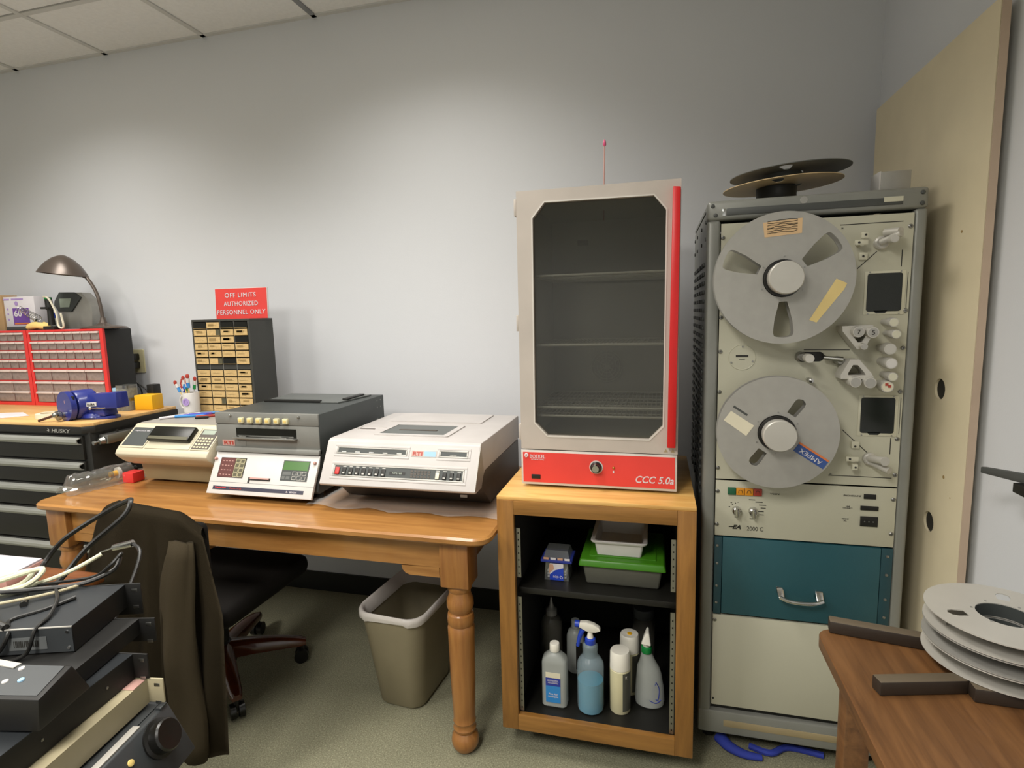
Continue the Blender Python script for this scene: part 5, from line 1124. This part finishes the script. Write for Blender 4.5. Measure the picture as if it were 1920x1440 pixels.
# jacket draped over the backrest
t2 = thing('jacket', 'long dark brown jacket draped over the back of the office chair', 'jacket', (-1.46, 1.25, .12))
xs = [-1.735, -1.20]
def jk(u, v):
    """u 0..1 across, v 0..1 down; front sheet"""
    zt = .868 - .030 * u ** 2 - .09 * max(0, u - .8) ** 1.2 / .2 ** .2 * 2.0 - .05 * max(0, .1 - u) / .1
    zb = .195 - .03 * math.sin(u * 3.1)
    if u > .58: zb = .135 + .03 * (1 - u) 
    left = -1.655 - .085 * min(1, v * 3.2) + .02 * v; right = -1.262 + .065 * min(1, v * 3) - .05 * max(0, v - .4)
    x = left + (right - left) * u
    z = zt + (zb - zt) * v
    fold = .020 * math.sin(u * 17 + v * 1.2) * min(1, v * 2.2) + .012 * math.sin(u * 31 + 2 * v + 1) * v
    if abs(u - .60) < .05: fold += .03 * (1 - abs(u - .6) / .05) * min(1, 3 * v)
    y = 1.262 - .012 * min(1, v * 3) + fold - .045 * math.sin(math.pi * u) * min(1, .3 + v)
    return Vector((x, y, z))
NU, NV = 48, 40; b = MB(); G = []
for j in range(-5, NV + 1):
    row = []
    for i in range(NU + 1):
        u = i / NU
        if j >= 0: p = jk(u, j / NV)
        else:
            p = jk(u, 0); a = (-j) / 5 * math.pi * .62; p = Vector((p.x, 1.262 + (p.y - 1.262) + .055 * (1 - math.cos(a)), p.z + .0 - .0 + .03 * math.sin(a) - .10 * max(0, (-j - 3) / 2)))
        if j < 0: p.x = -1.46 + (p.x + 1.46) * (1 - .05 * (-j)); p.z -= .02 * (-j) / 5
        row.append(b.bm.verts.new(p))
    G.append(row)
for j in range(len(G) - 1):
    for i in range(NU): b.bm.faces.new((G[j][i], G[j][i + 1], G[j + 1][i + 1], G[j + 1][i]))
ret = bmesh.ops.solidify(b.bm, geom=list(b.bm.faces), thickness=-.012)
b.build('body', 'jacket', t2, 180)
b = MB(); rs = []
for k in range(15):
    s_ = k / 14; cx = -1.325 - .012 * s_ - .012 * math.sin(4 * s_); cz = .79 - .640 * s_; cy = 1.243 - .028 * min(1, 1.6 * s_) - .008 * math.sin(7 * s_); w = .040 + .022 * min(1, 2 * s_) + .008 * math.sin(s_ * 9); dd = .010 + .026 * min(1, 1.8 * s_) + .005 * math.sin(s_ * 14)
    rs.append([(cx + w * math.cos(R(a)) * (1 + .13 * math.sin(5 * R(a) + 4 * s_)), cy + dd * math.sin(R(a)) * (1 + .2 * math.sin(4 * R(a) + 5 * s_)), cz + .004 * math.sin(3 * R(a))) for a in range(0, 360, 15)])
b.rings(rs); b.build('sleeve', 'jacket', t2, 180)

# ------------------------------------------------------------------ waste bin
bx, by = -.895, 1.835
t = thing('waste_bin', 'beige rectangular waste bin with a white bag liner on the carpet under the table', 'waste bin', (bx, by, 0))
rot = Matrix.Translation((bx, by, 0)) @ Matrix.Rotation(R(-5), 4, 'Z')
def bq(w, l, z, r): return [rot @ Vector((p[0], p[1], z)) for p in rrect(-w, w, -l, l, r, 6)]
b = MB(); b.rings([bq(.085, .125, .002, .045), bq(.092, .133, .012, .05), bq(.125, .180, .355, .06), bq(.131, .186, .358, .062), bq(.131, .186, .378, .062), bq(.125, .18, .378, .06), bq(.090, .131, .016, .05)]); b.build('bin_body', 'beige_bin', t, 50)
b = MB(); rs = []; random.seed(2)
for k, (w, l, z, r) in enumerate(((.133, .188, .356, .064), (.136, .191, .364, .065), (.136, .191, .377, .065), (.131, .186, .386, .062), (.122, .177, .382, .058), (.118, .17, .33, .056))):
    ring = bq(w, l, z, r); n = len(ring)
    ring = [Vector(p) + Vector((0, 0, (.016 * mnoise.noise(Vector((i * .55, k * .4, 0))) if k < 2 else .003 * mnoise.noise(Vector((i * .9, k, 2)))))) for i, p in enumerate(ring)]
    rs.append(ring)
b.rings(rs, False); b.build('bag_liner', 'bag_white', t, 80)

# ------------------------------------------------------------------ brown work table at right with reels
BT = .76
t = thing('side_table', 'low brown wood-grain table at the lower right carrying the stacked reels', 'table', (.54, .8, 0))
b = MB(); P = rrect(.322, .775, .35, 1.20, .03, 5)
b.rings([[(x, y, BT - .025) for x, y in P], [(x, y, BT - .002) for x, y in P], [(x + (.0015 if x < .5 else -.0015), y, BT) for x, y in P]]); b.build('tabletop', 'laminate', t)
b = MB(); b.box(.350, .368, .40, 1.15, BT - .085, BT - .025).box(.37, .76, 1.13, 1.15, BT - .085, BT - .025).box(.37, .76, .40, .42, BT - .085, BT - .025); b.build('apron', 'laminate', t)
for x, y in ((.375, 1.12), (.375, .43), (.74, 1.12), (.74, .43)):
    MB().box(x - .022, x + .022, y - .022, y + .022, 0, BT - .03, .003).build('leg', 'laminate', t)
def bar(P0, P1, w, h, z, label):
    P0, P1 = Vector(P0), Vector(P1); d = (P1 - P0).normalized(); n = Vector((-d.y, d.x)) * w / 2
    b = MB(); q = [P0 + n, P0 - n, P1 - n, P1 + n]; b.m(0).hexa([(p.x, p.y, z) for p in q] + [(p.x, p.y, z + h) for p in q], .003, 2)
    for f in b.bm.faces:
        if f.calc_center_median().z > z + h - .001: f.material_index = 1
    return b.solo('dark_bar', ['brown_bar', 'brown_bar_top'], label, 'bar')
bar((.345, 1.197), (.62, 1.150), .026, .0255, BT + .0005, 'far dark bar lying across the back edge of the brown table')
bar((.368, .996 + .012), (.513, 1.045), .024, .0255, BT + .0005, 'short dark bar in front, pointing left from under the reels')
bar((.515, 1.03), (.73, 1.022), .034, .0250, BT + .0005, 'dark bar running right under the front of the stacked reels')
cx, cy, RR = .600, 1.112, .1172; zb = BT + .0268
for k in range(3):
    z0 = zb + .0285 * k
    lab = ('bottom grey reel of the stack of three on the brown table', 'middle grey reel of the stack of three on the brown table', 'top grey reel of the stack of three, with its openings in view')[k]
    t = thing('tape_reel', lab, 'tape reel', (cx, cy, z0))
    hol = [window(0, 0, a, .062, .092, .009, .011)[::-1] for a in (152 + 17 * k, 32 + 17 * k, 272 + 17 * k)] + [circle(.042, 40)[::-1]]
    for zz in (.0008, .0262): plate('flange', circle(RR, 96), hol, .0016, 'alu_light' if k != 1 else 'alu_paint', t, (cx, cy, z0 + zz), (1, 0, 0), (0, 1, 0))
    b = MB(); o_, i_ = circle(.052, 40, (cx, cy)), circle(.0415, 40, (cx, cy)); b.rings([[(p[0], p[1], z0 + .0018) for p in o_], [(p[0], p[1], z0 + .0252) for p in o_], [(p[0], p[1], z0 + .0252) for p in i_], [(p[0], p[1], z0 + .0018) for p in i_]], False, True); b.build('hub', 'grey_dark', t)
    if k == 2:
        for a in (40, 100, 160, 220, 280, 340): q = (cx + .047 * math.cos(R(a)), cy + .047 * math.sin(R(a))); MB().cyl((q[0], q[1], z0 + .0268), (q[0], q[1], z0 + .0285), .002, n=8).build('screw', 'chrome', t)
# black bracket arm on the right wall
t = thing('bracket_arm', 'black metal arm reaching in from the right wall above the reels', 'bracket', (X0, 1.25, 1.03))
b = MB(); b.hexa([(.690, 1.41, 1.048), (.702, 1.41, 1.048), (.785, 1.22, 1.055), (.765, 1.22, 1.055), (.690, 1.41, 1.062), (.702, 1.41, 1.062), (.785, 1.22, 1.083), (.765, 1.22, 1.083)], .002); b.build('arm', 'rack_dark', t)
MB().box(.712, .735, 1.28, 1.335, 1.030, 1.05, .002).build('clamp', 'black', t)
MB().box(.755, X0 - .0005, 1.16, 1.26, 1.0, 1.11, .003).build('wall_plate', 'rack_dark', t)

# ------------------------------------------------------------------ foreground stack of rack gear at lower left
def gear(name, label, cat, corner, ang, w, d, h, ears, top, side, eh=None, ed=.026, near=None):
    """corner = far right top corner of the chassis; local x to the right along the front panel, y away from the camera"""
    t = thing(name, label, cat, (0, 0, 0)); eh = eh or h
    b = MB(); b.m(0).box(-w, 0, -d, 0, -h, -.0015).m(1).box(-w, 0, -d, 0, -.0015, 0); b.build('chassis', [side, top], t)
    b = MB(); b.m(0).box(-w - ed, ed, 0, .003, -eh + .001, .001, .0006)
    if ears:
        zs = (-.010, -.010 - .032) if eh < .06 else (-.012, -.044)
        for z in zs: b.m(1).box(ed - .016, ed - .006, -.0006, .0001, z - .003, z + .003, .0015)
    b.build('front_panel', [side, 'steel'], t)
    return t
PLACE = []
def place(t, c, ang): PLACE.append((t, c, ang))
# support cart
cz = .705
g1 = (-.854, .685, .865)
t = thing('gear_cart', 'black utility cart carrying the stacked rack gear in the lower left corner', 'cart', (-1.15, .62, 0))
MB().box(-1.45, -.93, .40, .70, .66, .68, .004).build('tray', 'black', t)
for x in (-1.43, -.95):
    for y in (.42, .68): MB().box(x - .012, x + .012, y - .012, y + .012, 0, .66).build('post', 'black', t)
t = gear('rack_mount_unit', 'black rack unit in the middle of the stack, its long dark side facing right', 'rack gear', g1, 8, .46, .235, .044, True, 'equip_top', 'gear_black'); place(t, g1, 8)
b = MB(); b.m(0).box(-.46, -.001, -.237, -.235, -.006, .001).m(1).box(-.004, .0, -.236, -.232, -.004, .0015); b.build('rear_edge', ['gold', 'gold'], t)
for y in (-.055, -.165): MB().cyl((0, y, -.022), (.0012, y, -.022), .0022, n=8).build('screw', 'steel', t)
g2 = (-.835, .690, .8195)
t = gear('rack_mount_unit', 'beige rack unit with a bright metal ear just below the black one', 'rack gear', g2, 9, .46, .33, .043, True, 'equip_beige', 'equip_beige', ed=.028); place(t, g2, 9)
MB().box(-.02, .0, -.03, -.004, .0002, .0012).build('sticker', 'pinkish', t)
# knob unit
g3 = (-.822, .70, .772)
t = gear('tuner_unit', 'dark unit with a big round knob and small yellow buttons at the stack bottom', 'control unit', g3, 11, .46, .33, .085, False, 'equip_grey', 'equip_grey', ed=.0); place(t, g3, 11)
fa = MB(); fa.hexa([(0, -.33, -.085), (.055, -.33, -.085), (.055, .0, -.085), (0, .0, -.085), (0, -.33, 0), (.012, -.33, 0), (.012, 0, 0), (0, 0, 0)], .003); fa.build('sloped_front', 'equip_grey', t)
nrm = Vector((.085, 0, .043)).normalized()
c3 = Vector((.0265, -.047, -.03)); b = MB(); b.lathe([(.031, 0), (.031, .004), (.026, .006), (.0255, .020), (.023, .023), (.001, .022)], c3, nrm, 36); b.build('knob', 'black_gloss', t)
for y in (-.105, -.13, -.155): MB().lathe([(.0055, 0), (.005, .004), (.001, .005)], Vector((.022, y, -.024)), nrm, 14).build('button', 'yellow_pale', t)
MB().box(-.004, .008, -.32, -.06, -.0005, .003, .001).build('silver_edge', 'alu_light', t); MB().box(.004, .014, -.02, -.004, -.0005, .0035, .001).build('post', 'equip_grey', t)
MB().box(-1.30, -.94, .42, .69, .681, .686).solo('rubber_mat', 'rubber', 'black mat on the utility cart beneath the stack of gear', 'mat')
# top black unit
g5 = (-.905, .742, .895)
t = gear('rack_mount_unit', 'thin black rack unit squeezed beneath the topmost grey unit', 'rack gear', g5, 14, .46, .20, .0285, True, 'gear_black', 'gear_black', eh=.044, ed=.028); g5 = (-.893, .735, .8955); place(t, g5, 14)
g4 = (-.949, .762, .9265 + .0145)
t = gear('rack_mount_unit', 'topmost grey rack unit with a barcode sticker and two-slot ear', 'rack gear', g4, 18.6, .46, .137, .044, True, 'equip_top', 'gear_black', eh=.060, ed=.027); place(t, g4, 18.6)
b = MB(); b.m(0).box(-.46, -.0005, -.1385, -.137, -.043, -.001).m(1).box(-.46, 0, -.139, -.1370, -.0016, .0002); rp = b.build('rear_panel', ['equip_grey', 'alu_light'], t)
for x, z in ((-.008, -.009), (-.008, -.036)): MB().cyl((x, -.1395, z), (x, -.138, z), .0025, n=8).build('screw', 'chrome', t)
b = MB(); b.m(0).box(-.098, -.040, -.1392, -.1382, -.036, -.015); b.m(1); random.seed(8)
x = -.090
while x < -.052: w = random.choice((.0008, .0015, .0022)); b.box(x, x + w, -.1396, -.1390, -.031, -.020); x += w + random.choice((.0009, .0016))
b.build('barcode_sticker', ['silver_label', 'ink'], t)
# small keypad box on the black unit at left
t = thing('remote_keypad', 'black keypad box with white buttons lying at the left of the black unit', 'keypad', (-.92, .50, .868))
b = MB(); b.m(0).hexa([(-1.06, .46, .868), (-.812, .508, .868), (-.835, .600, .868), (-1.08, .55, .868), (-1.06, .46, .918), (-.805, .508, .918), (-.828, .572, .924), (-1.08, .53, .924)], .004, 2); b.build('housing', 'gear_black', t)
b = MB(); b.hexa([(-1.05, .465, .9185), (-.815, .513, .9185), (-.836, .566, .9238), (-1.07, .525, .9238), (-1.05, .465, .9195), (-.815, .513, .9195), (-.836, .566, .9248), (-1.07, .525, .9248)]); b.build('keypad_face', 'equip_grey', t)
for x, y, z in ((-.893, .548, .9238), (-.888, .523, .9212), (-.868, .530, .9218)): MB().lathe([(.0045, 0), (.004, .002), (.001, .0026)], (x, y, z), (0, -.1, 1), 12).build('button', 'white' if x < -.88 else 'light_blue', t)
MB().box(-.965, -.905, .545, .556, .9245, .926).build('screen', 'alu_light', t)
# wooden stand and notepad behind the gear
t = thing('wooden_stand', 'reddish brown wooden stand behind the stacked gear at the left edge', 'stand', (-1.62, 1.12, 0))
MB().box(-1.98, -1.52, .94, 1.165, .69, .715, .004).build('top', 'crate_wood', t)
MB().box(-1.97, -1.535, .95, 1.155, .56, .69, .002).build('box_body', 'crate_wood', t)
for x in (-1.95, -1.56):
    for y in (.98, 1.13): MB().box(x - .018, x + .018, y - .018, y + .018, 0, .56).build('leg', 'crate_wood', t)
t = thing('note_pad', 'white paper pad in a flat box on the wooden stand at the left edge', 'paper pad', (-1.82, 1.12, .7155))
MB().hexa([(-1.92, 1.01, .7155), (-1.69, 1.03, .7155), (-1.72, 1.15, .7155), (-1.96, 1.14, .7155), (-1.92, 1.01, .745), (-1.69, 1.03, .745), (-1.72, 1.15, .745), (-1.96, 1.14, .745)], .002).build('pad_box', 'pinkish', t)
MB().hexa([(-1.915, 1.015, .7455), (-1.695, 1.035, .7455), (-1.722, 1.145, .7455), (-1.955, 1.135, .7455), (-1.915, 1.015, .750), (-1.695, 1.035, .750), (-1.722, 1.145, .750), (-1.955, 1.135, .750)]).build('paper', 'pad_paper', t)
# cables
def cable(pts, r, mt, label, n=8): return MB().tube(pts, r, n, 8).solo('cable', mt, label, 'cable')
cable([(-1.05, .66, .945), (-1.15, .74, .925), (-1.30, .86, .89), (-1.345, .90, .885), (-1.32, .93, .93), (-1.25, .97, .98), (-1.185, .98, 1.012), (-1.150, .96, 1.02), (-1.152, .94, .992), (-1.215, .90, .93), (-1.24, .84, .87), (-1.2, .74, .90), (-1.06, .62, .945), (-1.00, .60, .944)], .0055, 'cable_black', 'thick black cable looping up in front of the jacket')
cable([(-1.22, .60, .944), (-1.14, .70, .965), (-1.10, .73, .972), (-1.10, .70, .955), (-1.15, .66, .947), (-1.25, .58, .944)], .0048, 'cable_white', 'outer loop of pale cable at the left edge')
cable([(-1.25, .64, .946), (-1.17, .715, .958), (-1.135, .735, .962), (-1.13, .705, .948), (-1.18, .655, .9462), (-1.28, .56, .944)], .0046, 'cable_white', 'inner loop of pale cable at the left edge')
cable([(-1.045, .80, .975), (-1.07, .76, .958), (-1.10, .72, .949), (-1.15, .65, .947), (-1.24, .58, .946)], .004, 'cable_white', 'pale cable with a free end pointing up behind the top unit')
cable([(-.985, .70, .945), (-1.0, .66, .9425), (-1.02, .62, .9425), (-.995, .600, .935), (-1.01, .588, .905), (-1.06, .585, .895)], .0035, 'cable_black', 'thin black cable hanging over the rear edge of the top unit')
cable([(-1.02, .79, .955), (-1.0, .80, .975), (-.985, .79, .985), (-.99, .77, .97), (-1.02, .76, .95), (-1.08, .73, .946), (-1.18, .67, .9425)], .003, 'cable_black', 'small black cable coil behind the top unit beside the jacket')
cable([(-1.06, .72, .9455), (-1.00, .68, .950), (-.965, .64, .9445), (-.955, .612, .94), (-.962, .598, .905), (-1.0, .585, .893)], .003, 'cable_black', 'black cable curling down the near right corner of the top unit')
cable([(-1.16, .66, .952), (-1.08, .70, .949), (-1.02, .735, .948), (-.99, .775, .958), (-1.00, .80, .972)], .0042, 'cable_black', 'black cable running beside the pale free cable')
cable([(-1.20, .56, .947), (-1.10, .64, .948), (-1.04, .70, .9465), (-1.015, .745, .947)], .0028, 'equip_beige', 'thin tan wire lying across the top unit')
t = thing('cable_plug', 'silver audio plug sticking up behind the stacked gear', 'plug', (-1.2, .93, .88))
b = MB(); b.m(0).cyl((-1.245, .95, .895), (-1.215, .96, .905), .002, n=8).cyl((-1.215, .96, .905), (-1.17, .97, .915), .0075, .0085, 12); b.build('connector', ['chrome'], t)
MB().tube([(-1.17, .97, .915), (-1.14, .96, .90), (-1.12, .92, .86), (-1.10, .85, .80), (-1.10, .80, .74), (-1.12, .70, .6905)], .004, 8, 6).build('lead', 'cable_black', t)
for t_, c_, a_ in PLACE: t_.location = c_; t_.rotation_euler = (0, 0, R(a_))
